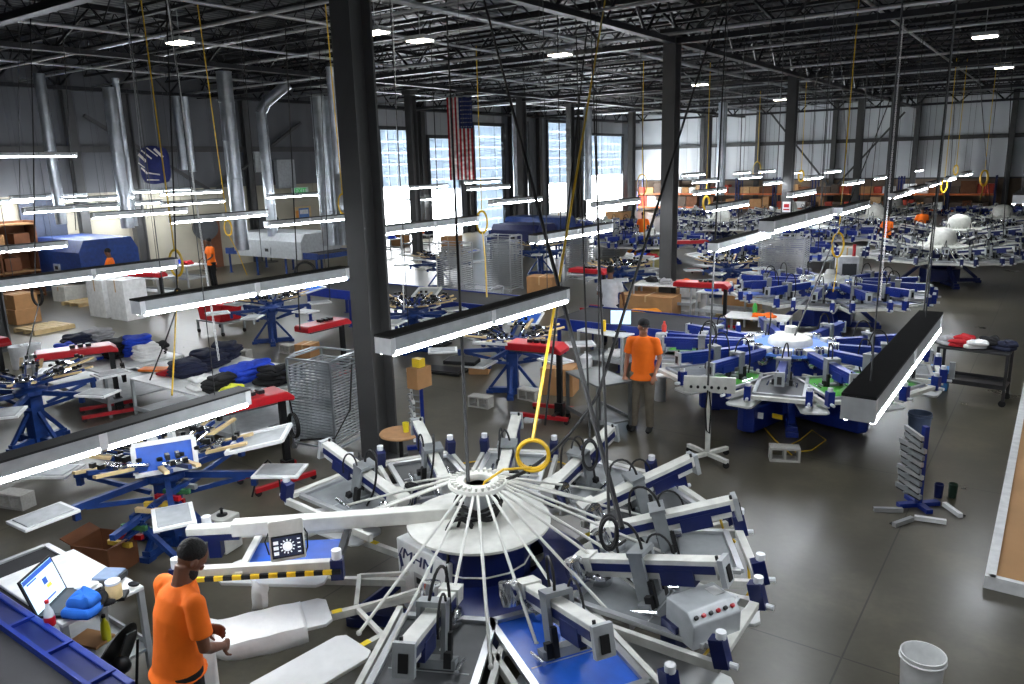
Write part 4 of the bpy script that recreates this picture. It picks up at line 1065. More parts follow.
# control stand in front of it
st = P(707, 460, 0)
t = thing('control_stand', 'white push-button control box on a wheeled pole left of the blue press', 'control stand', st, rad(20))
b = MB(); b.prism([(-.14, -.1), (.12, -.1), (.14, .02), (-.1, .12), (-.14, .12)], -.34, .34, Matrix(((0, 0, 1, 0), (1, 0, 0, 0), (0, 1, 0, 1.12), (0, 0, 0, 1)))); cbx = b.build('control_box', OFFWHITE, t, smooth=False, bevel=.008)
for k in range(6):
    b = MB(); b.lathe([(0, 0), (.02, 0), (.02, .03), (0, .03)], 10, c=(-.24 + k * .09, -.142, 1.1), R=Matrix.Rotation(PI / 2, 3, 'X')); b.build('button', BLACKM, cbx)
b = MB(); b.tube([(0, 0, .08), (0, 0, 1.05)], .035, 12); b.build('pole', OFFWHITE, t)
for k in range(4):
    a = 45 + 90 * k; b = MB(); b.beam((0, 0, .1), pol(.38, a, .1), .06, .05); lg = b.build('foot', OFFWHITE, t, smooth=False)
    b = MB(); b.lathe([(0, -.02), (.045, -.018), (.045, .018), (0, .02)], 10, c=pol(.36, a, .045), R=Matrix.Rotation(PI / 2, 3, 'X')); b.build('caster', BLACK, lg)
b = MB(); b.tube([(-.02, -.16, 1.06), (-.04, -.2, .8), (-.02, -.18, .5), (.02, -.16, .45), (.03, -.16, .8), (.0, -.15, 1.04)], .012, 6); b.build('hanging_cord', BLACK, t)
# steel cart by the man with the cap
q = P(598, 425, 0); steel_cart('grey steel two-shelf cart beside the man with the cap', q, rad(-30), 1.0, .62, .82, m=mat('worn_steel', (110, 112, 112), .4, .6, .2, 4), name='steel_cart')
# right-hand cart with clothes
q = P(970, 398, 0); W_ = mat('dark_cart', (48, 48, 50), .5, .3)
sc_ = steel_cart('dark wheeled cart with heaped clothes beside the aisle wall', q, rad(-4), 1.05, .6, .9, m=W_, shelves=(.3,))
rag_m = [WHITEC, REDC, WHITEC, BLACKC, NAVYC, GREYC]
for i, (dx, m_, nm) in enumerate(((-.42, GREYC, 'grey crumpled shirt at the near end of the dark aisle cart'), (-.22, REDC, 'red crumpled shirt on the dark aisle cart'), (.0, WHITEC, 'white crumpled shirt in the middle of the dark aisle cart'), (.2, BLACKC, 'black crumpled shirt on the dark aisle cart'), (.4, NAVYC, 'navy crumpled shirt at the far end of the dark aisle cart'))):
    folded(nm, q + rz3(rad(-4)) @ V(dx, random.uniform(-.1, .1), .9), random.uniform(0, 3), m_, .26, .3, .15 + .05 * (i % 2), seed=i, cat='shirt', name='crumpled_shirt')
b = MB(); b.lathe([(0, 0), (.06, 0), (.06, .3), (0, .3)], 4, R=rz3(PI / 4)); tag(b.build('spray_can', LGREY), 'pale square can standing on the lower shelf of the dark aisle cart', 'can', loc=q + V(-.3, -.1, .315))
b = MB(); b.box((0, 0, .18), (.3, .3, .36)); b.box((0, 0, .37), (.32, .32, .03)); tag(b.build('plastic_bin', mat('sky_bin', (70, 140, 210), .4), smooth=False), 'light blue plastic bin beside the near end of the dark aisle cart', 'bin', loc=P(938, 388, 0))
# big cardboard-topped table at the right border
a_, b2 = P(990, 590, 0), P(1024, 376, 0)
TX = .12
t = thing('cardboard_table', 'long low box with cardboard top and white edge at the right border', 'table', (0, 0, 0))
b = MB(); b.box((0, 12.4, .1), (1.72, 8.6, .02)); b.build('cardboard_top', mat('kraft_board', (178, 136, 92), .8, 0, .1, 1.2), t, smooth=False)
b = MB()
for s in (-1, 1): b.box((s * .9, 12.4, .065), (.09, 8.72, .13)); b.box((0, 12.4 + s * 4.33, .065), (1.8, .06, .13))
b.build('white_edging', WHITE, t, smooth=False)
t.location = (.72, 0, 0)
# squeegee rack, cans and buckets in the aisle
squeegee_rack('blue squeegee rack standing alone in the aisle', P(918, 506, 0), rad(40), 1.0, 10, (GREYP, SILVER), group=None)
for i, (px, py, m_, lab) in enumerate(((938, 497, NAVY, 'dark blue cup on the aisle floor, the left of two'), (952, 497, mat('dark_green_can', (28, 52, 38), .4), 'dark green cup on the aisle floor, the right of two'))):
    b = MB(); b.lathe([(0, 0), (.045, 0), (.055, .17), (.05, .175), (.04, .01), (0, .01)], 16); tag(b.build('cup', m_), lab, 'cup', loc=P(px, py, 0))
for i, (px, py, a, lab) in enumerate(((888, 512, .5, 'silver squeegee lying at the foot of the aisle rack, left'), (903, 524, 1.1, 'dark-bladed squeegee lying crosswise at the foot of the aisle rack'), (930, 522, .2, 'short squeegee lying right of the aisle rack foot'), (952, 512, -.9, 'white-handled squeegee lying under the two cups'))):
    b = MB(); b.box((0, 0, .03), (.32, .05, .05)); b.box((0, .04, .02), (.3, .05, .012), m=1); tag(b.build('squeegee', [SILVER if i < 2 else WHITE, BLACK], smooth=False), lab, 'squeegee', loc=P(px, py, 0), rz=a)
bucket('white empty bucket in the aisle at the bottom of the picture', P(919, 694, 0), WHITE, .16, .36)
bucket('blue-grey bucket with dark liner under the blue press', P(918, 437, 0), mat('ink_bucket', (96, 112, 140), .5), .16, .38, BLACK)
# garments and parts near the second press
cinder('pale concrete block on the floor before the blue press', P(783, 457, 0), .4)
b = MB(); b.tube([P(792, 455, .01), P(775, 440, .012), P(762, 425, .012), P(745, 412, .012)], .008, 5); b.tube([P(795, 452, .01), P(812, 450, .01), P(826, 440, .012), P(812, 430, .01), P(800, 440, .012), P(788, 446, .01)], .008, 5); tag(b.build('floor_hose', YEL), 'thin yellow hose snaking over the floor in front of the blue press', 'hose')
# cover plates etc. of presses farther along the aisle
PAL3 = dict(arm=OFFWHITE, stripe=NAVY, base=NAVY, s=1.0, zd=1.2, z=1.35, zs=.9, rod0=5, ri=.8, zi=1.15)
PAL4 = dict(arm=BLUE, stripe=BLUE, base=BLUE, s=.95, zd=1.1, z=1.2, zs=.88, rod0=5, ri=.7, zi=1.2)
HH = [0, 30, 60, 90, 120, 150, 180, 210, 240, 270, 300, 330]
proto_w = carousel('white-domed rotary press beyond the blue press by the aisle', P(938, 283, 0), rad(10), PAL3, 2.1, HH, 1, dome='dome', rods=12, screens=[GREYP, DGREY, WHITE, DGREY], group='rotary presses down the hall')
proto_b = carousel('royal blue rotary press right behind the nearest blue one', V(-4.4, 19.4, 0), rad(5), PAL4, 2.1, HH, 1, dome='blue', rods=0, screens=[GREYP, DGREY, LGREY, MESHB], group='rotary presses down the hall')
for pr, x, y, rz, lab in ((proto_w, -3.2, 34.3, 20, 'white-domed rotary press along the aisle, next past the first domed one'), (proto_b, -8.2, 26.8, 12, 'blue rotary press left of the first domed one in the middle distance'),
                            (proto_w, -7.3, 40.3, 5, 'white-domed press just behind the orange-shirted worker at the far aisle'), (proto_b, -8.1, 33.5, 25, 'blue rotary press in the distance under the receding lights'),
                            (proto_w, -2.2, 41.0, 15, 'white-domed rotary press near the right border past the aisle, third domed one along it'), (proto_b, -13.4, 28.6, 0, 'blue rotary press right behind the second column'),
                            (proto_w, -13.4, 36.4, 8, 'white-domed rotary press in the middle distance before the third column'), (proto_b, -2.9, 48.2, 3, 'blue rotary press near the end wall at the right border'),
                            (proto_w, -12.2, 43.4, 14, 'white-domed rotary press in the distance left of the fourth column'), (proto_b, -18.4, 34.0, 10, 'blue rotary press seen left behind the second column'),
                            (proto_w, -7.7, 47.8, 9, 'white-domed rotary press near the end wall beyond the other domed ones'), (proto_b, -17.6, 43.5, 19, 'blue rotary press close to the end wall left of the third column')):
    dup(pr, (x, y, 0), rad(rz), lab)
# ---------------------------------------------------------------- left half of the floor
def at(px, py, z=0, zz=0.0):
    q = P(px, py, z); q.z = zz; return q
mp = manual_press('manual_printing_press', 'blue manual press at the left in front with the blue-filled screen and white platens', at(165, 468, .9), .35, 6, 1.5, nl=6, screen={0: LGREY}, detail=2)
# its tilted blue screen facing the viewer
c = P(165, 456, 1.12) - mp.location; nn = (V(0, 0, CAM_H) - P(165, 456, 1.12)); nn.z *= .8; nn.normalize(); rx = V(0, 0, 1).cross(nn).normalized(); up = nn.cross(rx)
M = mp.rotation_euler.to_matrix().inverted(); 
mp_m = Matrix((rx, up, nn)).transposed(); b = MB()
Mi = Matrix.Rotation(-.35, 3, 'Z'); cc = Mi @ c; RR = Mi @ mp_m
for s in (-1, 1): b.box(cc + RR @ V(0, s * .16, 0), (.62, .05, .04), RR); b.box(cc + RR @ V(s * .3, 0, 0), (.05, .3, .04), RR)
f_ = b.build('screen_frame', WHITE, mp, smooth=False); b = MB(); b.box(cc - RR @ V(0, 0, .01), (.58, .29, .006), RR); b.build('screen_mesh', MESHB, f_, smooth=False)
# squeegee stand in front of it
t = thing('squeegee_stand', 'low blue stand with rows of coloured squeegees between the manual press and the man', 'stand', at(166, 556, .0), rad(25))
b = MB()
for s in (-1, 1): b.beam((-.5, s * .3, .02), (.15, s * .3, .75), .06, .05); b.beam((.5, s * .3, .02), (-.1, s * .3, .6), .06, .05)
b.beam((-.1, -.32, .6), (-.1, .32, .6), .05); b.beam((.15, -.32, .74), (.15, .32, .74), .05); b.beam((0, -.75, .6), (0, .75, .62), .06, .06); b.build('frame', STEELBLUE, t, smooth=False)
sqc = [mat('squeegee_yellow', (206, 170, 60), .5), RED, mat('squeegee_green', (60, 110, 70), .5), SILVER, WOOD]
for r_ in range(3):
    b = MB(); b.box((-.28 + r_ * .2, 0, .24 + .2 * r_), (.05, .9, .02)); b.build('shelf', STEELBLUE, t, smooth=False)
    for k in range(5):
        b = MB(); b.box((-.28 + r_ * .2, -.32 + k * .16, .3 + .2 * r_), (.3, .045, .05), .08 * ((k * 7 + r_) % 5 - 2)); b.box((-.28 + r_ * .2, -.32 + k * .16 + .03, .29 + .2 * r_), (.28, .02, .03), .08 * ((k * 7 + r_) % 5 - 2), m=1)
        b.build('squeegee', [sqc[(k + r_ * 2) % 5], BLACK], t, smooth=False)
carton('brown open cardboard box on the floor behind the laptop table', at(108, 568), rad(20), (.46, .4, .34), BROWN, open_=True)
# grey pedestal boxes with a knob
def knob_box(label, loc, rz):
    t = thing('pedestal_box', label, 'box', loc, rz); b = MB(); b.box((0, 0, .2), (.26, .26, .4)); b.build('case', OFFWHITE, t, smooth=False, bevel=.015)
    b = MB(); b.lathe([(.06, .4), (.06, .41), (.015, .42), (.015, .47), (.03, .475), (.0, .49)], 12); b.build('knob', BLACKM, t)
knob_box('pale box with black knob standing left of the touch-screen arm', at(226, 548), .2)
cinder('concrete block under the left platens of the front manual press', at(25, 503), .3)
cinder('concrete block below the black platen of the middle manual press, left one', at(484, 405), .1)
cinder('concrete block at the right foot of the middle manual press', at(533, 398), -.05)
cinder('concrete block right of the blue stand by the red dryer', at(292, 352), -.1)
cinder('concrete block left of the concrete block under the light', at(246, 357), .2)
# flash dryers
def face(px0, py0, px1, py1, z):
    a, b = P(px0, py0, z), P(px1, py1, z); return math.atan2(b.y - a.y, b.x - a.x)
flash_dryer('red flash dryer with black post and coiled cord in front of the tray rack', at(289, 478), face(298, 420, 236, 436, 1.2), 1.22, .95)
flash_dryer('red flash dryer left of the garment piles, its head over the leftmost manual press', at(120, 412), face(122, 378, 55, 388, 1.2), 1.2, 1.1)
flash_dryer('red flash dryer just left of the big column behind the tray rack', at(345, 372), face(350, 328, 302, 340, 1.1), 1.1, 1.0, coil=False)
flash_dryer('red flash dryer with white towel right of the middle manual press', at(560, 418), face(566, 352, 518, 348, 1.2), 1.2, .85, coil=False)
flash_dryer('red flash dryer past the long black belt near the second column', at(724, 332), face(724, 288, 684, 286, 1.15), 1.15, 1.2, coil=False)
flash_dryer('red flash dryer behind the man in white', at(604, 312), face(604, 275, 574, 273, 1.15), 1.15, 1.0, coil=False)
flash_dryer('red flash dryer cut by the left border', at(8, 402), face(16, 362, 0, 358, 1.15), 1.15, .9, coil=False)
flash_dryer('small red flash dryer under the lights beyond the white cartons', at(165, 312), face(165, 282, 130, 281, 1.15), 1.15, 1.2, coil=False)
flash_dryer('red flash dryer between the second column and the clear rack in the distance', at(705, 272), face(705, 247, 672, 248, 1.15), 1.15, 1.1, coil=False)
# manual presses further back
manual_press('manual_printing_press', 'manual press at the left border with pale wooden clamp bars', at(30, 388, .9), .2, 6, 1.4, screen={3: LGREY})
manual_press('manual_printing_press', 'middle manual press under the light with black-covered platens and a blue tilted screen', at(512, 345, .9), .5, 6, 1.45, screen={1: MESHB, 4: GREYP})
manual_press('manual_printing_press', 'bright blue manual press between the garment piles and the big column', at(270, 306, .9), .9, 6, 1.4, screen={0: MESHB, 2: LGREY})
manual_press('manual_printing_press', 'manual press with cream clamp bars just right of the big column', at(414, 312, .9), .1, 8, 1.2, screen={2: LGREY})
manual_press('manual_printing_press', 'dark blue manual press in front of the open dock doors', at(440, 262, .9), .6, 6, 1.5, screen={0: MESHB, 3: GREYP})
manual_press('manual_printing_press', 'manual press with white clamps just left of the second column', at(620, 272, .9), .3, 8, 1.5, screen={1: LGREY})
manual_press('manual_printing_press', 'manual press behind the one at the middle, left of the tall racks', at(540, 250, .9), .8, 6, 1.4, screen={2: MESHB})
manual_press('manual_printing_press', 'manual press seen just right of the second column in the middle distance', at(727, 268, .9), .4, 6, 1.2, screen={2: LGREY})
# tables with garments
def wtable(label, loc, rz, L, W, h=.8, m=None, shelf=None, cat='table'):
    return steel_cart(label, loc, rz, L, W, h, m or LGREY, 'work_table', cat, shelves=shelf or (), casters=False, topm=WHITE)
GP = [(66, 349, ROYALC, 'royal blue garment pile at the left end of the first table', .3, .34, .2), (80, 341, NAVYC, 'navy garment pile second from the left on the first table', .42, .5, .24), (97, 335, GREYC, 'pale grey garment pile behind on the first table', .5, .5, .24),
      (88, 352, WHITEC, 'white garment pile at the near edge of the first table', .42, .34, .12), (103, 350, ROYALC, 'royal blue garment pile beside the black one on the first table', .24, .4, .26), (118, 348, BLACKC, 'black garment pile in the middle of the first table', .4, .55, .28),
      (138, 346, ROYALC, 'bright royal garment pile at the right of the first table', .42, .5, .32), (150, 351, WHITEC, 'white and black garment pile at the right end of the first table', .34, .44, .24), (160, 347, BLACKC, 'small black garment roll at the far right end of the first table', .2, .3, .2)]
for i, (px, py, m_, lab, w_, d_, h_) in enumerate(GP): folded(lab, at(px, py + 8, .8, .8), .3 * (i % 3) - .3, m_, w_, d_, h_ + .08, seed=i, group='garment piles')
GP2 = [(188, 366, NAVYC, 'navy garment pile left on the second table', .5, .5, .22), (208, 358, NAVYC, 'larger navy garment pile behind on the second table', .5, .5, .24), (226, 350, NAVYC, 'flat navy garment pile farthest back on the second table', .42, .45, .26),
       (222, 382, BLACKC, 'black garment pile at the near edge of the second table', .4, .4, .2), (240, 374, ROYALC, 'royal garment pile in the middle of the second table', .4, .5, .24), (232, 388, YELC, 'yellow-green shirt at the near edge of the second table', .3, .3, .12),
       (257, 368, ROYALC, 'second royal garment pile, right of the middle of the table', .4, .5, .24), (274, 376, BLACKC, 'black garment pile at the right of the second table', .42, .42, .26), (290, 372, NAVYC, 'navy garment pile at the right end of the second table', .4, .4, .2),
       (203, 380, WHITEC, 'white shirt pile at the left near edge of the second table', .34, .34, .14)]
for G_, lb in ((GP, 'white work table under the blue and black garment piles nearer the left'), (GP2, 'white work table under the garment piles behind the tray rack')):
    xs = [at(g[0], g[1] + 8, .8) for g in G_]; x0_, x1_, y0_, y1_ = min(v.x for v in xs), max(v.x for v in xs), min(v.y for v in xs), max(v.y for v in xs)
    wtable(lb, V((x0_ + x1_) / 2, (y0_ + y1_) / 2, 0), 0, x1_ - x0_ + .5, y1_ - y0_ + .5, .8, shelf=(.25,))
for i, (px, py, m_, lab, w_, d_, h_) in enumerate(GP2): folded(lab, at(px, py + 8, .8, .8), .3 * (i % 3) - .1, m_, w_, d_, h_ + .06, seed=20 + i, group='garment piles')
b = MB(); b.box((0, 0, .02), (.9, .22, .035)); tag(b.build('orange_sleeve', mat('orange_print', (226, 120, 40), .6), smooth=False), 'orange printed garment edge lying between the two garment tables', 'garment', loc=at(166, 368, .85, .81), rz=.5)
folded('dark red shirt between the two garment tables', at(172, 374, .8, .8), .2, REDC, .3, .3, .1, seed=77, group='garment piles')
# tray racks
tray_rack('galvanised drying rack full of wire trays beside the big column', at(332, 444), rad(8), .8, .75, 1.4, 26, m=GALV)
tray_rack('clear-looking tall wire rack in the middle distance left of the yellow coil', at(782, 292), rad(6), 1.3, 1.0, 1.75, 24, m=SILVER)
tray_rack('wire tray rack among the presses below the orange coil, left one', at(456, 296), .1, .9, .7, 1.7, 22, m=SILVER)
tray_rack('tall wire tray rack below the orange coil, right one', at(505, 290), .1, .9, .8, 1.8, 22, m=SILVER)
tray_rack('wire tray rack behind the man in white', at(580, 280), .2, .8, .7, 1.6, 18, m=SILVER)
tray_rack('wire tray rack with blue papers right of the yellow hose', at(608, 258), .2, .8, .7, 1.6, 18, m=LGREY)
tray_rack('low wire rack left of the middle manual press, blue shelves', at(478, 320), .1, 1.2, .7, .9, 8, m=SILVER)
squeegee_rack('squeegee rack of blue post and white blades at the foot of the big column', at(424, 448), rad(50), 1.25, 11, (WHITE, SILVER))
# round side table with yellow cup
t = thing('round_table', 'small round wooden table in front of the big column', 'table', at(403, 478, .0))
b = MB(); b.lathe([(0, .62), (.27, .62), (.28, .64), (.27, .655), (0, .655)], 28); b.build('table_top', mat('tan_board', (186, 140, 96), .6), t)
b = MB(); b.tube([(0, 0, .03), (0, 0, .62)], .03, 10); b.build('pole', BLACKM, t); b = MB(); b.lathe([(0, 0), (.2, 0), (.2, .02), (.03, .05), (0, .05)], 20); b.build('foot', BLACKM, t)
b = MB(); b.lathe([(0, 0), (.035, 0), (.045, .13), (.04, .13), (.032, .01), (0, .01)], 16); tag(b.build('paper_cup', mat('yellow_cup', (232, 214, 40), .5)), 'yellow cup on the small round table by the big column', 'cup', loc=at(403, 478, 0) + V(.06, .05, .655))
# small things strapped at the column
b = MB(); b.box((0, 0, .15), (.2, .3, .3)); b.box((0, 0, .36), (.14, .12, .12), m=1); tag(b.build('holder_box', [CARD, mat('yellow_tool', (222, 190, 40), .5)], smooth=False), 'small brown holder with a yellow tool on the right face of the big column', 'box', loc=V(-7.24, 7.85, 1.02))
# steel carts / cartons
carton('cardboard box in front of the middle flash dryer', at(560, 392), .3, (.6, .5, .5))
carton('cardboard box beneath the middle manual press', at(480, 372), .5, (.4, .4, .3))
carton('tall cardboard box past the yellow hose', at(543, 302), .2, (.8, .6, .8))
carton('cardboard box on the far floor by the tall racks', at(452, 250), .2, (.8, .8, .7))
carton('large cardboard carton on a pallet left of the blue press', at(742, 312), .2, (.95, .85, .85))
carton('cardboard box behind the red dryer right of the second column', at(752, 282), .1, (.6, .5, .45))
carton('cardboard box stack lower one by the left column', at(22, 322), .1, (.8, .7, .42), group='boxes by the left column')
carton('cardboard box stack upper one by the left column', at(22, 322) + V(0, 0, .42), .16, (.72, .66, .42), group='boxes by the left column')
carton('white carton in the stack under the far left light, left', at(110, 315), .05, (.85, .7, 1.1), WHITE, 'white cartons')
carton('white carton in the stack under the far left light, right', at(131, 318), .05, (.8, .7, 1.15), WHITE, 'white cartons')
carton('white wrapped carton on a pallet left of the white stack', at(70, 300), .1, (.7, .7, .5), OFFWHITE, 'white cartons')
carton('second white wrapped carton on the pallet left of the white stack', at(85, 297), .1, (.7, .7, .5), OFFWHITE, 'white cartons')
carton('cardboard box under the bright blue manual press', at(308, 356), .3, (.4, .4, .3))
carton('brown cardboard box between racks behind the long belt', at(660, 300), .1, (1.2, .6, .4))
carton('khaki box on a table left of the second column', at(663, 268), .1, (.8, .7, .7), mat('khaki_board', (176, 166, 110), .8))
for i, (px, py, lab, l_) in enumerate(((90, 303, 'wooden pallet under the wrapped white cartons', 1.3), (45, 330, 'wooden skid by the left column', 1.1), (740, 316, 'wooden pallet under the large carton left of the blue press', 1.2))):
    b = MB()
    for k in range(6): b.box((0, -l_ / 2 + (k + .5) * l_ / 6, .11), (1.0, l_ / 8, .02))
    for k in (-1, 0, 1): b.box((k * .45, 0, .05), (.09, l_, .1))
    tag(b.build('pallet', WOOD, smooth=False), lab, 'pallet', 'wooden pallets', loc=at(px, py) + V(0, 0, -.0), rz=.1)
# red tub on a cart
cart = steel_cart('low steel cart carrying the red tub', at(222, 332), 0, 1.1, .7, .35, GREYP, shelves=())
b = MB(); b.prism([(-.45, 0), (.45, 0), (.55, .45), (-.55, .45)], -.3, .3, Matrix(((1, 0, 0, 0), (0, 0, 1, 0), (0, 1, 0, 0), (0, 0, 0, 1)))); b.box((0, 0, .44), (1.16, .66, .04)); tag(b.build('red_tub', RED, smooth=False, bevel=.01), 'red plastic tub on the low cart under the second light', 'tub', loc=at(222, 332) + V(0, 0, .35))
# white bins at the left column
for i, (px, py) in enumerate(((22, 368), (34, 366))):
    b = MB(); b.lathe([(0, 0), (.17, 0), (.2, .5), (.19, .5), (.16, .02), (0, .02)], 20); tag(b.build('white_bin', PLAST), 'white plastic bin by the left column, ' + ('left one' if i == 0 else 'right one'), 'bin', 'white bins', loc=at(px, py))
# conveyors
def conv(label, x0, x1, y, W, h, **k): return conveyor(label, ((x0 + x1) / 2, y, 0), 0, x1 - x0, W, h, **k)
c0 = P(696, 334, .95); c1 = P(566, 325, .95)
conv('long dryer with a wide black belt and blue rails behind the man with the cap', c1.x - .6, c0.x, c0.y + .75, 1.5, .95)
c0 = P(470, 309, .95); conv('long dryer with dark belt beside the big column, in front of the dock doors', c0.x - 6.2, c0.x + .6, c0.y + 1.2, 1.4, .95)
c0 = P(138, 682, .95); cvo = conv('dryer with dark belt and blue rail at the lower left corner', c0.x - 5.0, c0.x, c0.y - .62, 1.1, .95)
b = MB(); b.box((0, .4, .97), (4.9, .03, .06)); 
for k in range(9): b.box((-2.2 + k * .56, .49, .965), (.03, .2, .03))
b.build('inner_rail', BLUE, cvo, smooth=False); b = MB(); b.box((0, .49, .95), (4.9, .2, .01)); b.build('trough', NAVY, cvo, smooth=False)
c0 = P(100, 262, .0)
conv('big blue dryer with a pale hood at the far left under the exhaust ducts', -29.3, -25.6, 13.3, 1.8, 1.0, hood=(-1.7, 1.5, 1.0, STEELBLUE), side=STEELBLUE)
q = at(285, 276); conv('grey-hooded dryer behind the red tub with a black coil on its side', q.x - 3.2, q.x + 2.4, q.y + .6, 1.8, 1.0, hood=(-2.0, 2.0, .7, LGREY), side=STEELBLUE)
q = at(300, 300); b = MB()
for k in range(4): b.tube([(.0 + .03 * k, .3 * math.cos(a * PI / 12), .3 * math.sin(a * PI / 12)) for a in range(24)], .03, 6, closed=True)
tag(b.build('duct_coil', BLACK), 'black coiled duct hose hanging at the grey dryer hood', 'hose', loc=P(306, 272, 1.1), rz=-1.0)
conv('blue dryer run beyond the third dock door', -22.5, -17.8, 30.6, 1.4, .95, hood=(-1.4, 1.6, .7, STEELBLUE), side=STEELBLUE)
conv('blue dryer left of the second column in the distance', -20.5, -16.4, 27.8, 1.4, .95, hood=(-1.8, .6, .6, NAVY), side=STEELBLUE)
# ---------------------------------------------------------------- laptop table at the lower left
A_, B_, C_ = P(72, 630, .86), P(143, 586, .86), P(106, 571, .86)
W2 = (B_ - A_).length; cy = (A_ + B_) / 2
L2 = 1.15
tc = V(B_.x - L2 / 2, (A_.y + B_.y) / 2, 0)
lt = steel_cart('white-topped table with grey lower shelf holding the laptop, beside the man in front', tc, 0, L2, W2, .86, LGREY, 'laptop_table', 'table', shelves=(.3,), casters=False, topm=WHITE)
bx0, bx1, by1 = P(46, 544, .84).x, P(106, 581, .84).x, P(77, 562, .84).y; BLX = bx1 - bx0; BLY = .9; bt = V(bx1, by1, 0)
t = thing('black_top_table', 'long table with black rubber top and pale metal edges behind the laptop', 'table', (bt.x - BLX / 2, bt.y - BLY / 2, 0))
b = MB(); b.box((0, 0, .8), (BLX, BLY, .03)); b.build('table_top', mat('black_rubber_top', (36, 36, 38), .8), t, smooth=False)
b = MB()
for s in (-1, 1): b.box((0, s * (BLY / 2 + .02), .8), (BLX + .06, .05, .06)); b.box((s * (BLX / 2 + .02), 0, .8), (.05, BLY, .06))
b.build('edge_rail', SILVER, t, smooth=False)
for sx in (-1, 1):
    for sy in (-1, 1): b = MB(); b.beam((sx * (BLX / 2 - .06), sy * (BLY / 2 - .06), 0), (sx * (BLX / 2 - .06), sy * (BLY / 2 - .06), .78), .05); b.build('leg', SILVER, t, smooth=False)
# laptop: hinge edge along y, screen facing +x and the viewer
pa, pb = P(36, 617, .9), P(67, 586, .9); mid = (pa + pb) / 2; wl_ = .4; an = math.atan2(pb.y - pa.y, pb.x - pa.x)
t = thing('laptop', 'open black laptop with a pale blue web page on its screen', 'laptop', V(mid.x, mid.y, .875), an - PI / 2)
b = MB(); b.box((.14, 0, .01), (.27, wl_, .02)); b.box((.13, 0, .021), (.2, wl_ - .06, .003), m=1); b.build('keyboard', [BLACKM, DGREY], t, smooth=False, bevel=.004)
Rl = Matrix.Rotation(-.3, 3, 'Y'); b = MB(); b.box(Rl @ V(0, 0, .16), (.016, wl_ + .02, .32), Rl); lid = b.build('screen_lid', BLACKM, t, smooth=False, bevel=.004)
LS = mat('laptop_screen', (178, 214, 240), .3, emit=.5, ecol=(178, 214, 244), var=.02)
b = MB(); b.box(Rl @ V(.0095, 0, .165), (.003, wl_ - .02, .28), Rl); b.build('display', LS, lid, smooth=False)
b = MB(); b.box(Rl @ V(.0115, 0, .285), (.002, wl_ - .02, .035), Rl, m=0); b.box(Rl @ V(.0115, -.1, .255), (.002, .12, .012), Rl, m=0)
b.box(Rl @ V(.0115, .03, .19), (.002, .05, .05), Rl, m=0); b.box(Rl @ V(.0115, .05, .14), (.002, .06, .03), Rl, m=1); b.box(Rl @ V(.0115, .02, .06), (.002, .12, .012), Rl, m=0)
b.build('page_text', [mat('page_blue', (30, 70, 150), .4, emit=.3), mat('page_yellow', (220, 210, 70), .4, emit=.3)], lid, smooth=False)
def ontab(px, py, z=.875): return P(px, py, z)
t = thing('soda_bottle', 'clear soda bottle with a red label beside the laptop', 'bottle', ontab(52, 632, .875))
b = MB(); b.lathe([(0, 0), (.034, 0), (.036, .02), (.034, .08), (.036, .13), (.03, .17), (.014, .21), (.013, .235), (0, .235)], 16); b.build('bottle_body', mat('clear_plastic', (190, 200, 205), .1, alpha=1), t)
b = MB(); b.lathe([(.0366, .06), (.0372, .07), (.0372, .12), (.0366, .13)], 16); b.build('bottle_label', RED, t); b = MB(); b.lathe([(0, .235), (.015, .235), (.015, .255), (0, .255)], 10); b.build('cap', RED, t)
t = thing('drink_bottle', 'yellow drink bottle on the lower shelf of the laptop table', 'bottle', P(107, 640, .32))
b = MB(); b.lathe([(0, 0), (.036, 0), (.038, .1), (.03, .16), (.014, .19), (.014, .21), (0, .21)], 14); b.build('bottle_body', mat('yellow_drink', (206, 200, 30), .3), t); b = MB(); b.lathe([(0, .21), (.017, .21), (.017, .235), (0, .235)], 10); b.build('cap', BLACK, t)
t = thing('plastic_jar', 'clear jar of tan putty standing on a black tray on the laptop table', 'jar', ontab(115, 597, .905))
b = MB(); b.lathe([(0, 0), (.055, 0), (.058, .02), (.058, .1), (.05, .12), (0, .12)], 20); b.build('jar_body', mat('tan_putty', (214, 190, 140), .4), t); b = MB(); b.lathe([(0, .12), (.056, .12), (.056, .14), (0, .14)], 20); b.build('lid', PLAST, t)
b = MB(); b.box((0, 0, .015), (.18, .13, .03)); tag(b.build('black_tray', BLACKM, smooth=False, bevel=.005), 'black tray under the jar on the laptop table', 'tray', loc=ontab(115, 598, .875), rz=.8)
b = MB(); b.ell((0, 0, .018), (.05, .03, .02)); tag(b.build('computer_mouse', BLACKM), 'black computer mouse at the right end of the laptop table', 'mouse', loc=ontab(134, 586, .875), rz=.4)
b = MB(); b.ell((0, 0, .012), (.022, .015, .012)); tag(b.build('small_clip', BLACKM), 'tiny black clip between the cloth and the jar tray', 'clip', loc=ontab(101, 594, .875))
folded('bright blue shop cloth hanging over the near edge of the laptop table', ontab(81, 615, .88), .4, mat('sky_cloth', (26, 96, 190), .9, bump=.3), .2, .17, .17, seed=41, cat='cloth', name='shop_cloth')
folded('black cloth crumpled beside the blue shop cloth', ontab(95, 604, .88), .9, BLACKC, .2, .18, .1, seed=42, cat='cloth', name='shop_cloth')
folded('white crumpled rag behind the black cloth on the laptop table', ontab(84, 589, .88), .2, WHITEC, .16, .12, .07, seed=43, cat='cloth', name='shop_cloth')
folded('pale rag beside the keyboard of the laptop', ontab(48, 600, .87), .2, GREYC, .1, .1, .05, seed=44, cat='cloth', name='shop_cloth')
t = thing('scale', 'small blue-grey scale at the back corner of the laptop table', 'scale', ontab(110, 581, .875), .5)
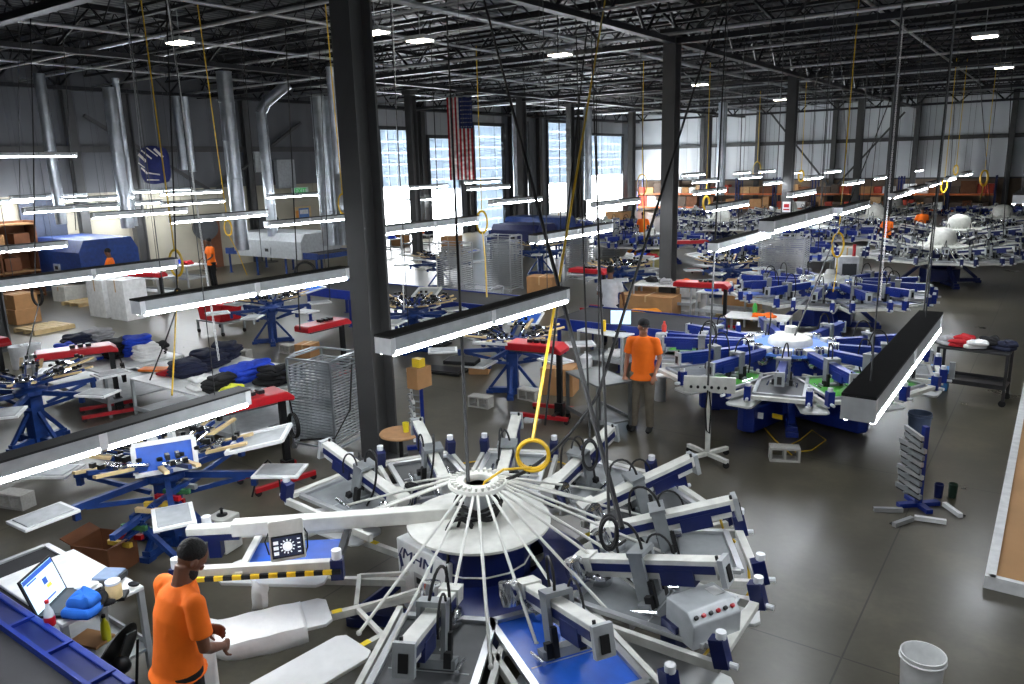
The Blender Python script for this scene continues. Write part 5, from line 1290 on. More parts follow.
b = MB(); b.box((0, 0, .03), (.2, .2, .05)); b.build('body', DGREY, t, smooth=False, bevel=.006); b = MB(); b.box((0, 0, .065), (.18, .18, .015)); b.build('plate', mat('blue_grey_plate', (120, 140, 170), .4), t, smooth=False, bevel=.004)
b = MB(); b.box((0, 0, .01), (.3, .2, .02)); tag(b.build('cardboard_sheet', CARD, smooth=False), 'orange-brown cardboard sheet on the lower shelf of the laptop table', 'sheet', loc=P(92, 640, .32), rz=.3)
t = thing('floor_fan', 'black round floor fan with wire guard behind the man in front', 'fan', P(122, 720, .0), rad(-60))
b = MB()
for r_ in (.3, .27, .22, .17, .12, .07): b.lathe([(r_ - .004, -.004), (r_ + .004, -.004), (r_ + .004, .004), (r_ - .004, .004), (r_ - .004, -.004)], 32, c=(0, 0, .5), R=Matrix.Rotation(PI / 2.6, 3, 'X'))
Rf = Matrix.Rotation(PI / 2.6, 3, 'X')
for k in range(12): b.beam(V(0, 0, .5), V(0, 0, .5) + Rf @ pol(.3, k * 30), .005)
b.build('guard', BLACKM, t)
b = MB()
for k in range(3):
    b.prism([(.04, -.02), (.24, -.1), (.26, .06), (.04, .03)], -.005, .005, Matrix.Translation((0, .03, .48)) @ (Rf @ rz3(k * 2 * PI / 3)).to_4x4())
b.build('blade', DGREY, t); b = MB(); b.ell((0, .05, .48), (.07, .09, .07)); b.tube([(-.2, 0, .02), (-.3, .02, .5)], .012); b.tube([(.2, 0, .02), (.3, .02, .5)], .012); b.tube([(-.25, .2, .015), (-.2, 0, .02), (-.25, -.2, .015)], .014); b.tube([(.25, .2, .015), (.2, 0, .02), (.25, -.2, .015)], .014); b.tube([(-.2, 0, .03), (.2, 0, .03)], .012); b.build('stand', BLACKM, t)

# white shirt being pulled onto the loading platen
rnd = random.Random(3)
ang = rad(-122); ux = V(math.cos(ang), math.sin(ang), 0); uy = V(-math.sin(ang), math.cos(ang), 0)
nu, nv = 26, 22; b = MB(); vs = []
for i in range(nu + 1):
    u = i / nu; r_ = 1.5 + u * .86
    for j in range(nv + 1):
        v = -1 + 2 * j / nv; half = .26 + .01 * math.sin(u * 5)
        y = v * half; zz = .672; lift = max(0, u - .7) / .3
        over = max(0, abs(y) - .2)
        z = zz - over * 1.9 * (1 - .8 * lift) + .2 * lift ** 1.6 + .008 * math.sin(9 * v + 6 * u) * (.2 + lift) + .003 * math.sin(23 * u + 4 * v)
        ysg = math.copysign(min(abs(y), .205) + over * .35, y) if lift < 1 else y
        vs.append(PC + ux * r_ + uy * ysg + V(0, 0, z))
fs = [(i * (nv + 1) + j, i * (nv + 1) + j + 1, (i + 1) * (nv + 1) + j + 1, (i + 1) * (nv + 1) + j) for i in range(nu) for j in range(nv)]
b.add(vs, fs)
# near sleeve hanging from the outer corner
vs = []
for i in range(9):
    for j in range(7):
        q = PC + ux * (2.16 + .22 * j / 6) + uy * (.2 + .26 * i / 8) + V(0, 0, .87 - .03 * i - .012 * i * i * .5 + .012 * math.sin(j * 1.4 + i)); vs.append(q)
b.add(vs, [(i * 7 + j, i * 7 + j + 1, (i + 1) * 7 + j + 1, (i + 1) * 7 + j) for i in range(8) for j in range(6)])
o = b.build('white_shirt', WHITEC); sd = o.modifiers.new('solid', 'SOLIDIFY'); sd.thickness = .008; tag(o, 'white shirt stretched over the loading platen by the man in front', 'shirt')
b = MB(); vs = []
for i in range(6):
    for j in range(8): vs.append(P(250, 578, .8) + V(.03 * j, .01 * math.sin(j * 2), 0) + V(.01 * math.sin(i * 2 + j), .012 * math.sin(j + i), -.06 * i * (1 - .05 * j)))
b.add(vs, [(i * 8 + j, i * 8 + j + 1, (i + 1) * 8 + j + 1, (i + 1) * 8 + j) for i in range(5) for j in range(7)])
o = b.build('hanging_rag', WHITEC); sd = o.modifiers.new('solid', 'SOLIDIFY'); sd.thickness = .006; tag(o, 'white rag hanging below the hazard-striped bar of the front press', 'rag')

# ---------------------------------------------------------------- lines, cables and hoses coming down from the roof
ZR = 7.6
HUB = PC + V(0, 0, 1.5)
hang_line('thick black cable slanting from the roof to the coil over the front press heads', P(484, 0, ZR), P(622, 528, 1.45), .022, BLACK, .0, group=None)
hang_line('black cable dropping straight into the hub ring of the front press', P(446, 0, ZR), HUB + V(-.06, -.05, 0), .016, BLACK)
a1, a2 = P(722, 0, ZR), P(598, 395, 1.9)
hang_line('black cable slanting from beside the second column down to the front press hub', a1, a2, .018, BLACK, .0)
hang_line('lower slack end of the slanting black cable, entering the hub ring', a2, HUB + V(.08, 0, 0), .016, BLACK, .2, name='power_cable')
hang_line('black cable hanging next to the yellow hose down to the flash dryer', P(590, 0, ZR), P(545, 425, .6), .016, BLACK)
hang_line('thin dark cable left of the yellow hose to the floor', P(557, 0, ZR), P(562, 300, 1.2), .01, BLACK)
hang_line('thin dark cable right of the yellow hose', P(595, 0, ZR), P(600, 420, .9), .01, BLACK)
hang_line('dark cable dropping over the control stand beside the aisle', P(727, 0, ZR), P(708, 385, 1.2), .014, BLACK)
hang_line('black cable dropping to the blue press beside the aisle light', P(956, 0, ZR), P(922, 330, 1.5), .014, BLACK)
hang_line('black cable slanting down onto the pale dome of the blue press', P(905, 60, ZR), P(795, 335, 1.5), .014, BLACK, .1)
hang_line('pale chain hanging through the picture right of the third column', P(905, 0, ZR), P(880, 300, 1.3), .01, WHITE, chain=True, name='chain', cat='chain')
hang_line('pale chain hanging over the garment piles at the left', P(167, 0, ZR), P(219, 360, 1.5), .01, WHITE, chain=True, name='chain', cat='chain')
hang_line('thin grey line hanging left of the pale chain', P(125, 0, ZR), P(150, 240, 1.2), .008, GREYP)
hang_line('pale chain behind the big column over the dock doors', P(392, 0, ZR), P(404, 310, 1.2), .01, WHITE, chain=True, name='chain', cat='chain')
for i, (x0, x1, y1, z1, lab) in enumerate(((18, 20, 200, 1.8, 'dark line at the far left roof edge'), (62, 76, 230, 1.5, 'dark line between the first two exhaust ducts'), (240, 262, 260, 1.3, 'dark line right of the tall exhaust duct'), (285, 300, 330, 1.2, 'dark line through the exit sign'),
      (318, 330, 300, 1.3, 'dark line left of the wide exhaust duct'), (430, 440, 250, 1.4, 'dark line left of the flag'), (520, 535, 250, 1.4, 'dark line left of the fourth dock door'), (640, 645, 240, 1.5, 'dark line left of the second column'), (700, 700, 230, 1.4, 'dark line right of the second column'),
      (745, 738, 230, 1.5, 'dark line before the end wall ducts'), (820, 808, 225, 1.4, 'dark line right of the third column'), (832, 818, 250, 1.4, 'second dark line right of the third column'), (870, 858, 230, 1.4, 'dark line between the fourth and fifth columns'), (925, 905, 230, 1.4, 'dark line at the wall bracing right side'),
      (960, 948, 210, 1.5, 'dark line over the far aisle'), (975, 990, 205, 1.5, 'dark line slanting right over the far aisle'), (1005, 985, 200, 1.5, 'dark line slanting left near the right border'), (1015, 1003, 240, 1.4, 'dark line near the right border'),
      (838, 850, 200, 1.6, 'dark line crossing the wall bracing'), (890, 868, 215, 1.5, 'dark line right of the yellow coil'))):
    e_ = P(x1, y1, z1); e_ = PX(x1, y1, -27) if e_.x < -28 else e_
    hang_line(lab, P(x0, 20, ZR), e_, .009 + .003 * (i % 2), BLACK, group=None)
# yellow hoses
yt = P(605, 0, ZR); yc_ = P(533, 455, 1.62)
hang_line('yellow air hose slanting from the roof to its coil over the front press', yt, yc_ + V(0, 0, .14), .016, YEL, .0, name='air_hose', cat='hose')
b = MB(); tt = V(math.cos(YAW), math.sin(YAW), 0)
for k in range(5):
    rr_ = .135 + .008 * math.sin(k * 2); b.tube([tt * rr_ * math.sin(a * PI / 14) + V(0, 0, rr_ * math.cos(a * PI / 14)) + tt.cross(V(0, 0, 1)) * (.014 * k - .03) for a in range(28)], .011, 6, closed=True)
b.tube([V(-.02, 0, -.12), HUB - yc_ + V(.2, .1, .12), HUB - yc_ + V(.08, .0, .02), HUB - yc_ + V(.05, -.03, -.06)], .011, 6)
tag(b.build('coiled_hose', YEL), 'yellow coiled air hose hanging over the hub ring of the front press', 'hose', loc=yc_)
def ycoil(label, px, py, z, rr, x_top, tail_px=None, m=YEL, n=4, r=.013, group='coiled hoses'):
    c = P(px, py, z); top = P(x_top, 0, ZR) if x_top is not None else c + V(0, 0, ZR - c.z)
    b = MB()
    for k in range(n):
        q = rr * (1 + .06 * math.sin(k * 2.1)); b.tube([tt * q * .6 * math.sin(a * PI / 12) + V(0, 0, q * 1.25 * math.cos(a * PI / 12)) + tt.cross(V(0, 0, 1)) * (.016 * k - .03) for a in range(24)], r, 6, closed=True)
    b.tube([V(0, 0, rr * 1.2), (top - c) * .5, top - c], min(r, .013), 6)
    if tail_px: e = P(*tail_px) - c; b.tube([V(0, 0, -rr * 1.2), e * .5 + V(.03, 0, -.05), e], r, 6)
    tag(b.build('coiled_hose', m), label, 'hose', group, loc=c)
ycoil('yellow coiled hose over the red tub at the left', 176, 263, 2.4, .2, 141, (172, 395, .9))
ycoil('yellow coiled hose right of the third column', 838, 245, 2.1, .22, 859, (833, 292, 1.1))
ycoil('red and yellow coiled hose in front of the dock doors', 482, 222, 2.3, .28, None, (487, 300, .9), n=6, r=.022)
ycoil('yellow coiled hose at the left edge of the big column', 343, 204, 3.2, .2, 325, None)
ycoil('yellow hose coil left of the tall duct, over the dryer', 228, 228, 2.6, .16, 197, (247, 275, 1.1))
ycoil('yellow ring hose left of the second column', 642, 185, 3.2, .3, None, (644, 240, 1.2), n=2)
ycoil('pale yellow coil just right of the second column', 706, 203, 2.4, .2, None, None, n=7, r=.03)
ycoil('ring hose before the end wall', 757, 170, 3.4, .35, None, None, n=2)
ycoil('yellow coil right of the third column near the end wall', 801, 176, 3.2, .2, None, None, n=6, r=.025)
ycoil('yellow coil by the far aisle, left one', 944, 186, 2.8, .2, None, (944, 205, 1.5), n=4, r=.02)
ycoil('yellow coil by the far aisle, right one', 984, 178, 3.0, .25, None, (980, 200, 1.5), n=5, r=.025)
ycoil('small yellow coil by the far aisle, high one', 956, 170, 3.4, .15, None, None, n=3, r=.02)
ycoil('black coiled cable hanging at the left border over the cartons', 37, 295, 1.7, .17, 30, (26, 360, .9), BLACK)
ycoil('black coiled cable left of the big column over the garment piles', 178, 296, 2.0, .1, 166, (150, 380, .9), BLACK)
ycoil('black coiled cable at the left side of the big column', 356, 358, 1.2, .1, 352, None, BLACK, n=3, r=.009)
ycoil('black coiled cable under the slanting thick cable over the front press', 609, 533, 1.5, .1, 590, (625, 540, 1.2), BLACK, n=4, r=.012)
ycoil('dark coiled cable behind the yellow coil', 590, 455, 1.3, .12, 575, None, BLACK, n=4, r=.011)
# black cable coils resting around the mast of the front press
b = MB()
for k in range(4): b.tube([V(.16 + .012 * k, 0, 0).xyz * 0 + V((.17 + .01 * k) * math.cos(a * PI / 12), (.17 + .01 * k) * math.sin(a * PI / 12), .04 * k + .02 * math.sin(a + k)) for a in range(24)], .013, 6, closed=True)
for k in range(3): b.tube([V(0, -.25, -.1) + tt * .12 * math.sin(a * PI / 10) + V(0, 0, .16 * math.cos(a * PI / 10)) + V(.01 * k, -.02 * k, 0) for a in range(20)], .012, 6, closed=True)
b.tube([V(-.02, -.2, .05), V(.0, -.42, -.2), V(.02, -.5, -.55), V(.03, -.45, -.8)], .014, 6)
tag(b.build('cable_coil', BLACK), 'black cable coils wound around the mast below the hub ring of the front press', 'cable', loc=PC + V(0, 0, 1.22))
# yellow floor hoses by the front press
b = MB(); b.tube([P(748, 560, .75), P(750, 590, .5), P(735, 620, .3), P(700, 660, .1), P(680, 690, .05)], .012, 6); tag(b.build('air_hose', YEL), 'yellow hose hanging from the right clamp of the front press', 'hose')
b = MB(); b.tube([P(720, 518, 1.0), P(724, 532, .8), P(735, 542, .7)], .012, 6); tag(b.build('air_hose', YEL), 'short yellow hose under the second head from the right', 'hose')
b = MB(); b.tube([P(450, 465, .02), P(500, 458, .012), P(560, 462, .012), P(600, 478, .012), P(640, 480, .012)], .01, 6); tag(b.build('floor_hose', YEL), 'thin yellow hose lying on the floor behind the front press', 'hose')
b = MB(); pts = [P(252, 497, .02), P(258, 470, .35), P(268, 460, .5), P(278, 470, .4), P(282, 500, .05)]; b.tube(pts, .012, 6); tag(b.build('looped_cable', BLACK), 'black cable loop standing up at the feet of the red dryer', 'cable')
b = MB(); b.tube([P(352, 360, 1.3), P(350, 410, .9), P(335, 438, .7), P(300, 440, .7)], .012, 6); tag(b.build('looped_cable', BLACK), 'black cable sagging in front of the tray rack from the column', 'cable')

# ---------------------------------------------------------------- flag, banner, signs on the far walls
def wallp(px, py, X): return PX(px, py, X)
fl = wallp(459, 97, -22.5); fb = wallp(460, 180, -22.5)
vw = V(-math.sin(YAW), math.cos(YAW), 0); rx = V(math.cos(YAW), math.sin(YAW), 0)
FW, FH = .98 * 1.15, fl.z - fb.z
t = thing('flag', 'vertical hanging flag with red and white stripes and a starred blue field', 'flag', (fl.x, fl.y, fb.z), YAW)
fr_, fw_, fbm = mat('flag_red', (170, 30, 40), .8), mat('flag_white', (220, 214, 208), .8), mat('flag_blue', (28, 40, 92), .8)
b = MB(); NS = 13; SUB = 3; nz_ = 16
for k in range(NS * SUB):
    for j in range(nz_):
        def pt(a, c): x = (a / (NS * SUB) - .5) * FW; return (x, .06 * math.sin(a * .55 + c * .15), c / nz_ * FH)
        st_ = k // SUB; m_ = 0 if st_ % 2 == 0 else 1
        if k >= 6 * SUB and j >= nz_ * .6: m_ = 2
        b.add([pt(k, j), pt(k + 1, j), pt(k + 1, j + 1), pt(k, j + 1)], [(0, 1, 2, 3)], m_)
clo = b.build('cloth', [fr_, fw_, fbm], t); clo.modifiers.new('solid', 'SOLIDIFY').thickness = .006
b = MB()
for i in range(5):
    for j in range(7):
        x = (.5 + .5 * (i + .5) / 5 - .5) * FW * .98; z = FH * (.63 + .35 * (j + .3) / 7)
        a_ = (x / FW + .5) * NS * SUB; y = .06 * math.sin(a_ * .55 + z / FH * nz_ * .15) - .012
        b.lathe([(0, 0), (.022, 0), (.022, .004), (0, .004)], 5, c=(x, y, z), R=Matrix.Rotation(PI / 2, 3, 'X'))
b.build('stars', fw_, clo); b = MB(); b.tube([(-FW / 2, 0, FH), (FW / 2, 0, FH)], .02, 8); b.tube([(-FW / 2, 0, FH), (-FW / 2, 0, FH + .6)], .006, 4); b.tube([(FW / 2, 0, FH), (FW / 2, 0, FH + .6)], .006, 4); b.build('pole', GREYP, t)
# blue hanging banner
c = wallp(152, 165, -20); R_ = .5
t = thing('banner', 'navy blue rounded banner with white streaks hanging before the left wall', 'banner', c, YAW)
b = MB(); vs = []; n1, n2 = 16, 12
sx_, sz_ = .42, .5
for i in range(n1 + 1):
    for j in range(n2 + 1):
        u, v = -1 + 2 * i / n1, -1 + 2 * j / n2; w_ = 1 - .28 * abs(v) ** 3
        vs.append((u * sx_ * w_, .18 * (u * u) + .04 * math.sin(5 * u + 3 * v), v * sz_ * (1 - .12 * u * u)))
b.add(vs, [(i * (n2 + 1) + j, (i + 1) * (n2 + 1) + j, (i + 1) * (n2 + 1) + j + 1, i * (n2 + 1) + j + 1) for i in range(n1) for j in range(n2)])
cl2 = b.build('cloth', mat('banner_blue', (20, 32, 96), .7), t); cl2.modifiers.new('solid', 'SOLIDIFY').thickness = .01
b = MB()
for p0, p1, w_ in (((-.5, .45), (-.2, .15), .1), ((-.35, .6), (.05, .25), .05), ((-.1, .7), (.3, .35), .04), ((.2, .65), (.5, .3), .09), ((-.45, -.1), (-.2, -.35), .06), ((-.3, -.3), (.3, -.4), .05), ((-.25, -.6), (.25, -.62), .04), ((-.55, .1), (-.3, -.1), .03)):
    k_ = .64; b.beam((p0[0] * k_, .18 * p0[0] ** 2 - .05, p0[1] * k_), (p1[0] * k_, .18 * p1[0] ** 2 - .05, p1[1] * k_), .01, w_ * .7)
b.build('white_streaks', fw_, cl2, smooth=False); b = MB(); b.tube([(-.2, .05, .45), (-.2, .05, 2.6)], .008, 4); b.tube([(.2, .05, .45), (.2, .05, 2.6)], .008, 4); b.build('line', GREYP, t)
# exit sign, poster, wall boxes, fans
q = wallp(300, 191, -29.8); t = thing('exit_sign', 'green lettered exit sign on the cream wall', 'sign', q, PI / 2)
b = MB(); b.box((0, 0, 0), (.95, .08, .34)); b.build('case', WHITE, t, smooth=False)
textobj('lettering', 'EXIT', .34, mat('exit_green', (20, 150, 70), .5, emit=.8), Matrix.Translation((0, -.045, 0)) @ Matrix.Rotation(PI / 2, 4, 'X'), t, .004)
q = wallp(303, 215, -29.8); t = thing('poster', 'framed poster with blue and yellow picture below the exit sign', 'poster', q, PI / 2)
b = MB(); b.box((0, 0, 0), (1.0, .05, .8)); b.build('frame', WOOD, t, smooth=False)
b = MB(); b.box((.05, -.03, .08), (.6, .01, .5), m=0); b.box((.05, -.036, .15), (.5, .01, .2), m=2); b.box((-.36, -.03, -.05), (.15, .01, .55), m=1); b.build('picture', [mat('poster_blue', (90, 130, 190), .6), mat('poster_orange', (230, 150, 60), .6), WHITE], t, smooth=False)
for i, (px, py, w_, h_, lab) in enumerate(((285, 174, 1.0, 1.3, 'grey electrical cabinet high on the wall left of the exit sign'), (259, 162, .6, .9, 'small grey box high on the wall left of the electrical cabinet'))):
    b = MB(); b.box((0, 0, 0), (w_, .25, h_)); b.box((0, -.13, 0), (w_ * .85, .02, h_ * .88)); b.box((w_ * .3, -.15, 0), (.03, .03, .12)); tag(b.build('electrical_box', LGREY, smooth=False, bevel=.01), lab, 'box', loc=wallp(px, py, -29.7), rz=PI / 2)
for i, (px, py, lab) in enumerate(((268, 224, 'round grey wall fan left of the poster'), (205, 228, 'round grey wall fan right of the banner column'))):
    q = wallp(px, py, -29.2); t = thing('pedestal_fan', lab, 'fan', (q.x, q.y, 0), PI / 2 - .3)
    b = MB(); Rf = Matrix.Rotation(PI / 2, 3, 'X')
    for r_ in (.5, .42, .32, .22, .12): b.lathe([(r_ - .008, -.008), (r_ + .008, -.008), (r_ + .008, .008), (r_ - .008, .008), (r_ - .008, -.008)], 28, c=(0, -.1, q.z), R=Rf)
    for k in range(12): b.beam(V(0, -.1, q.z), V(0, -.1, q.z) + Rf @ pol(.5, k * 30), .01)
    b.lathe([(.5, -.1), (.5, .1)], 28, c=(0, -.05, q.z), R=Rf); b.build('guard', DGREY, t)
    b = MB()
    for k in range(3): b.prism([(.05, -.03), (.42, -.16), (.44, .1), (.05, .05)], -.008, .008, Matrix.Translation((0, -.03, q.z)) @ (Rf @ rz3(k * 2.094)).to_4x4())
    b.build('blade', GREYP, t); b = MB(); b.tube([(0, .03, .04), (0, .03, q.z)], .03, 8); b.lathe([(0, 0), (.3, 0), (.3, .03), (0, .05)], 20); b.build('stand', DGREY, t)
b = MB(); b.box((0, 0, 1.05), (.95, .08, 2.1)); b.box((.35, -.06, 1.0), (.05, .05, .15)); tag(b.build('door_leaf', mat('brown_door', (116, 70, 44), .6), smooth=False), 'narrow brown door in the cream wall behind the tall exhaust duct', 'door', kind='structure', loc=PX(215, 240, -29.75) * 1 if False else V(-29.9, PX(213, 240, -29.75).y, 0), rz=PI / 2)
# ---------------------------------------------------------------- distant people and goods
for px, py, z, lab, rz in ((110, 262, 0, 'worker in an orange T-shirt at the blue dryer far left', 2.4), (212, 266, 0, 'worker in an orange T-shirt beside the tall exhaust duct', 3.0),
                       (874, 258, 0, 'worker in an orange T-shirt in the distance left of the first domed press', 2.6), (903, 240, 0, 'worker in an orange T-shirt farthest off near the receding lights', .5), (645, 253, 0, 'worker in an orange T-shirt in the distance left of the second column', .3)):
    q = PX(px, py, -24.6) if px < 230 else P(px, py, z); q.z = 0; q = {874: V(-5.65, 33.9, 0), 903: V(-5.0, 38.2, 0), 645: V(-15.6, 32.4, 0)}.get(px, q); person('person', lab, q, rz, dict(hd=(.1, .9, -.3), wrL=(-.15, .3, 1.0), wrR=(.18, .32, 1.02), elL=(-.27, .08, 1.15), elR=(.27, .08, 1.15)), vox=.03)
# pallet racks against the north wall, loaded with cartons
UPR = mat('rack_orange', (190, 96, 40), .5)
boxc = [CARD, BROWN, mat('carton_light', (196, 160, 116), .85), mat('carton_red', (168, 60, 40), .8), WHITE, mat('carton_dark', (84, 70, 60), .8)]
rnd = random.Random(11); cb0 = {}
def bayx(px): return PY(px, 190, 58.9).x
rx0, rx1 = bayx(640), bayx(1000); nb = int((rx1 - rx0) / 2.8); bi = 0
names = ['leftmost', 'second from the left', 'third from the left', 'fourth from the left', 'fifth from the left', 'sixth from the left', 'seventh from the left', 'eighth from the left', 'ninth from the left', 'tenth from the left', 'eleventh from the left', 'twelfth from the left', 'thirteenth', 'fourteenth']
for k in range(nb):
    x = rx0 + k * 2.8
    t = thing('pallet_rack', 'pallet rack bay against the end wall, ' + names[min(k, 13)], 'rack', (x + 1.3, 58.9, 0), 0, 'pallet racks along the end wall')
    for s in (-1, 1):
        b = MB(); b.beam((s * 1.3, -.45, 0), (s * 1.3, -.45, 2.6), .08); b.beam((s * 1.3, .45, 0), (s * 1.3, .45, 2.6), .08)
        for z in (.4, 1.2, 2.0): b.beam((s * 1.3, -.45, z), (s * 1.3, .45, z + .4), .03)
        b.build('upright', NAVY, t, smooth=False)
    for z in (.35, 1.4):
        b = MB(); b.beam((-1.3, -.45, z), (1.3, -.45, z), .05, .12); b.beam((-1.3, .45, z), (1.3, .45, z), .05, .12); b.box((0, 0, z + .05), (2.5, .9, .02)); b.build('shelf', UPR, t, smooth=False)
    for z in (.42, 1.47):
        xx = -1.2
        while xx < .9:
            w_ = rnd.choice((.5, .7, .9)); h_ = rnd.choice((.45, .6, .8)); m_ = rnd.choice(boxc)
            b = MB(); b.box((0, 0, h_ / 2), (w_, .8, h_)); b.box((0, 0, h_ + .002), (.06, .8, .004))
            o = b.build('cardboard_box', m_, smooth=False); tag(o, {'cardboard': 'tan', 'dark_cardboard': 'brown', 'carton_light': 'pale tan', 'carton_red': 'red', 'white_paint': 'white', 'carton_dark': 'dark'}[m_.name] + ' carton on the ' + ('lower' if z < 1 else 'upper') + ' shelf of the ' + names[min(k, 13)].replace('leftmost', 'first').split()[0] + ' rack bay, ' + ('left end' if xx < -.8 else 'middle' if xx < .2 else 'right end'), 'box', 'cartons in the end wall racks', loc=(x + 1.3 + xx + w_ / 2, 58.9, z)); xx += w_ + .06
# clutter carts and tables between the presses
cl = [(385, 255, 'work table just right of the big column before the dock doors', 1.6, .8), (420, 250, 'work table left of the dark blue manual press', 1.8, .8), (530, 268, 'work table right of the racks below the orange coil', 1.5, .8), (640, 280, 'work table left of the second column carrying a blue bottle', 1.4, .8),
      (760, 262, 'white work table before the third column', 1.6, .8), (665, 312, 'low white table behind the red dryer past the belt', 1.6, .9), (725, 322, 'white side table behind the blue press under the red dryer', 1.3, .8), (812, 268, 'white machine table between the clear rack and the yellow coil', 1.4, .8),
      (150, 300, 'white work table below the far left light', 1.8, .8), (250, 320, 'white work table behind the bright blue manual press', 1.3, .7), (30, 285, 'work table at the left border under the first duct', 2.2, .9), (180, 276, 'work table beside the worker at the tall duct', 2.0, .9)]
cl = [c_ for c_ in cl if c_[0] != 30]; cl[2] = (505, 258) + cl[2][2:]
def tl(px, py):
    q = at(px, py)
    if q.x < -26.5: q = PX(px, py, -26.5); q.z = 0
    return q
for i, (px, py, lab, L_, W_) in enumerate(cl): wtable(lab, tl(px, py), .1 * (i % 3), L_, W_, .8, shelf=(.3,))
rn = random.Random(5)
cm = [NAVYC, BLACKC, WHITEC, GREYC, ROYALC, ORANGE, REDC]
for i, (px, py, lab, L_, W_) in enumerate(cl):
    for k in range(3):
        c_ = cm[(i * 3 + k * 2) % 7]; cn = {'navy_cotton': 'navy', 'black_cotton': 'black', 'white_cotton': 'white', 'grey_cotton': 'grey', 'royal_cotton': 'royal blue', 'orange_cotton': 'orange', 'red_cotton': 'red'}[c_.name]
        folded(' '.join((cn + ' shirts folded on the ' + lab.replace('white ', '').replace('work ', '')).split()[:16]), tl(px, py) + V(-L_ * .3 + L_ * .3 * k, rn.uniform(-.1, .1), .8), rn.uniform(-.3, .3), c_, .28, .32, .14, seed=100 + i * 3 + k, group='folded shirts on far tables')
# ---------------------------------------------------------------- far-left corner and extra goods
q = PX(46, 215, -29.6); b = MB(); b.box((0, 0, 1.7), (1.5, .12, 3.4)); b.box((0, -.07, 1.7), (.04, .02, 3.3)); b.box((.3, -.08, 1.1), (.06, .04, .3))
tag(b.build('door_leaf', mat('slate_door', (46, 54, 72), .5), smooth=False), 'tall dark slate door in the left wall by the first exhaust duct', 'door', kind='structure', loc=(-29.85, q.y, 0), rz=PI / 2)
q = PX(8, 225, -28.6)
t = thing('storage_shelf', 'brown wooden storage shelf with boxes at the left border', 'shelf', (-29.2, q.y - .3, 0), PI / 2)
b = MB()
for s in (-1, 0, 1): b.box((s * 1.2, 0, 1.3), (.06, .8, 2.6))
b.box((0, .38, 1.3), (2.4, .04, 2.6)); b.build('frame', BROWN, t, smooth=False)
for z in (.1, .9, 1.7, 2.5): b = MB(); b.box((0, 0, z), (2.4, .8, .05)); b.build('shelf_board', mat('shelf_wood', (150, 112, 72), .7), t, smooth=False)
rn2 = random.Random(3)
for i, (x, z, m_, cn) in enumerate(((-.9, .95, CARD, 'tan'), (-.3, .95, WHITE, 'white'), (.4, .95, BROWN, 'brown'), (-.8, 1.75, WHITE, 'white'), (.0, 1.75, CARD, 'tan'), (.8, 1.75, BROWN, 'brown'))):
    b = MB(); b.box((0, 0, .22), (.5, .5, .44)); b.box((0, 0, .442), (.05, .5, .004)); tag(b.build('storage_box', m_, smooth=False), cn + ' box on the ' + ('middle' if z < 1 else 'upper') + ' board of the brown storage shelf', 'box', 'boxes on the brown storage shelf', loc=V(-29.2, q.y - .3 + x, z + .0), rz=PI / 2)
# cardboard and goods on the dock side, seen against the open doors
for i, (px, py, lab, d, m_) in enumerate(((400, 245, 'carton in front of the first dock door', (.8, .8, .9), CARD), (520, 235, 'brown carton pile left of the fourth dock door', (1.2, 1.0, 1.1), BROWN), (560, 228, 'white carton in front of the fourth dock door', (1.2, 1.0, 1.0), WHITE), (618, 232, 'tan carton in front of the widest dock door', (1.2, 1.0, 1.2), CARD),
                                        (640, 262, 'orange garment carton left of the second column', (.9, .7, .5), mat('orange_stack', (240, 140, 30), .8)), (690, 300, 'white carton on the floor behind the red dryer past the belt', (.6, .5, .4), WHITE), (848, 272, 'white printer-like carton right of the yellow coil', (.8, .7, .9), OFFWHITE))):
    carton(lab, at(px, py), .2 * (i % 3), d, m_)
# orange and yellow garment heap on the long belt's far side
folded('large orange garment heap beside the man in white', at(645, 312, .9, .55), .3, mat('amber_cotton', (246, 150, 20), .9, bump=.3), .8, .6, .45, seed=61)
carton('long flat cardboard tray under the orange garment heap', at(650, 314), .05, (1.5, .7, .55), CARD)
# side tables beside the first conveyor: laptop desk of the capped man
dk = steel_cart('small work desk with monitor and papers behind the steel cart', at(608, 372), rad(-8), 1.1, .6, .85, LGREY, 'work_desk', 'table', shelves=(.3,), casters=False, topm=WHITE)
q = at(608, 372)
t = thing('monitor', 'pale blue glowing monitor on the desk left of the man with the cap', 'monitor', q + V(.25, .05, .85), rad(25))
b = MB(); b.box((0, 0, .28), (.42, .03, .3)); b.build('case', BLACKM, t, smooth=False, bevel=.005); b = MB(); b.box((0, -.0165, .28), (.39, .003, .27)); b.build('display', LS, t, smooth=False); b = MB(); b.box((0, 0, .01), (.22, .16, .02)); b.box((0, .01, .08), (.05, .03, .14)); b.build('stand', BLACKM, t, smooth=False)
b = MB(); b.lathe([(0, 0), (.05, 0), (.05, .22), (0, .22)], 14); tag(b.build('tape_roll', YEL), 'yellow tape roll standing on the desk beside the monitor', 'tape', loc=q + V(-.05, -.1, .85))
b = MB(); b.lathe([(0, 0), (.12, 0), (.13, .35), (.04, .42), (.04, .46), (0, .46)], 16); tag(b.build('white_jug', PLAST), 'white plastic jug on the floor under the small work desk', 'jug', loc=q + V(-.3, -.35, 0))
folded('white rag bundle on the lower shelf under the small work desk', q + V(.1, 0, .315), .2, WHITEC, .3, .3, .18, seed=63, cat='cloth')
b = MB(); b.lathe([(0, 0), (.1, 0), (.1, 1.15), (.09, 1.2), (0, 1.22)], 18); tag(b.build('gas_cylinder', LGREY), 'tall grey cylinder standing right of the man with the cap', 'cylinder', loc=at(660, 400))
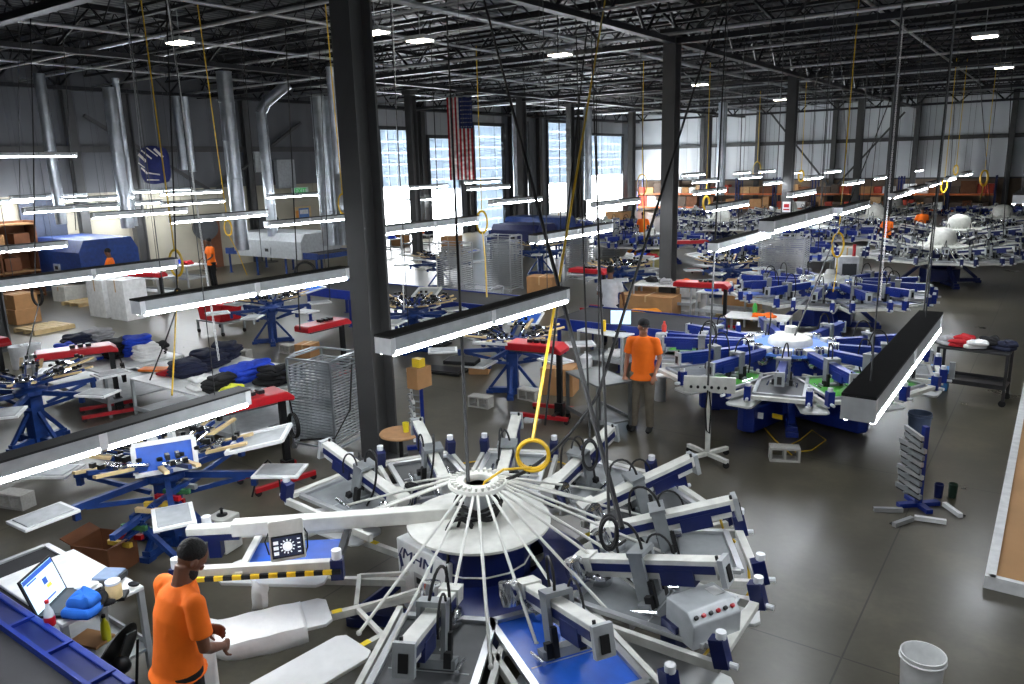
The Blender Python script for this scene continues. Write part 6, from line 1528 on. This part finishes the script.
b = MB(); b.lathe([(0, 0), (.04, 0), (.045, .16), (.02, .2), (.02, .24), (0, .24)], 14); tag(b.build('spray_bottle', mat('clear_red', (200, 60, 50), .4)), 'red and clear bottle on the blue dryer rail right of the man with the cap', 'bottle', loc=P(664, 334, .98) * 1)
# green/orange bottle table beyond the second press
wt = wtable('pale table with a green bottle and orange cloth behind the blue press', at(756, 352), .1, 1.3, .7, .8, shelf=(.3,))
b = MB(); b.lathe([(0, 0), (.05, 0), (.05, .18), (.02, .24), (0, .26)], 14); tag(b.build('spray_bottle', mat('green_bottle', (60, 170, 70), .4)), 'green spray bottle on the pale table behind the blue press', 'bottle', loc=at(756, 352) + V(-.1, .1, .8))
folded('bright orange cloth on the pale table behind the blue press', at(756, 352) + V(.15, -.05, .8), .2, ORANGE, .4, .24, .07, seed=65, cat='cloth', name='shop_cloth')
# machine controller on the second blue press
q = at(845, 300); t = thing('press_controller', 'white press controller cabinet with grey screen right of the yellow coil', 'cabinet', at(843, 318), rad(25))
b = MB(); b.box((0, 0, .8), (.5, .35, 1.6)); b.build('cabinet', WHITE, t, smooth=False, bevel=.01); b = MB(); b.box((.02, -.19, 1.25), (.34, .02, .36)); b.build('display', DGREY, t, smooth=False); b = MB(); b.tube([(.15, 0, 1.6), (.15, 0, 1.9)], .04, 10); b.build('signal_lamp', RED, t)
# small red warning placard on the third column
c3 = COLS[2]; b = MB(); b.box((0, 0, 0), (.32, .02, .42)); b.box((0, -.012, .05), (.2, .01, .14), m=1); b.box((0, -.012, -.1), (.24, .01, .05), m=1); tag(b.build('placard', [WHITE, RED], smooth=False), 'white placard with red marks on the third column', 'sign', loc=(c3[0] + .05, c3[1] - .22, 2.1))
# black-lidded carton trays on racks by the conveyor
for i, (px, py, lab) in enumerate(((445, 372, 'black flat tray on the floor left of the middle manual press'), (430, 345, 'second black flat tray farther left of the middle manual press'))):
    b = MB(); b.box((0, 0, .03), (.9, .5, .05)); b.box((0, 0, .06), (.8, .42, .02)); tag(b.build('black_tray', BLACKM, smooth=False, bevel=.01), lab, 'tray', loc=at(px, py), rz=.2)
for i, (px, py, lab) in enumerate(((463, 362, 'rounded black platen cover on the near left arm of the middle manual press'),)):
    b = MB(); b.prism([(-.28, -.2), (.28, -.2), (.28, .1), (.18, .2), (-.18, .2), (-.28, .1)], -.04, .03); tag(b.build('platen_cover', BLACKC, bevel=.015), lab, 'cover', loc=at(px, py, .9, .93), rz=.3)
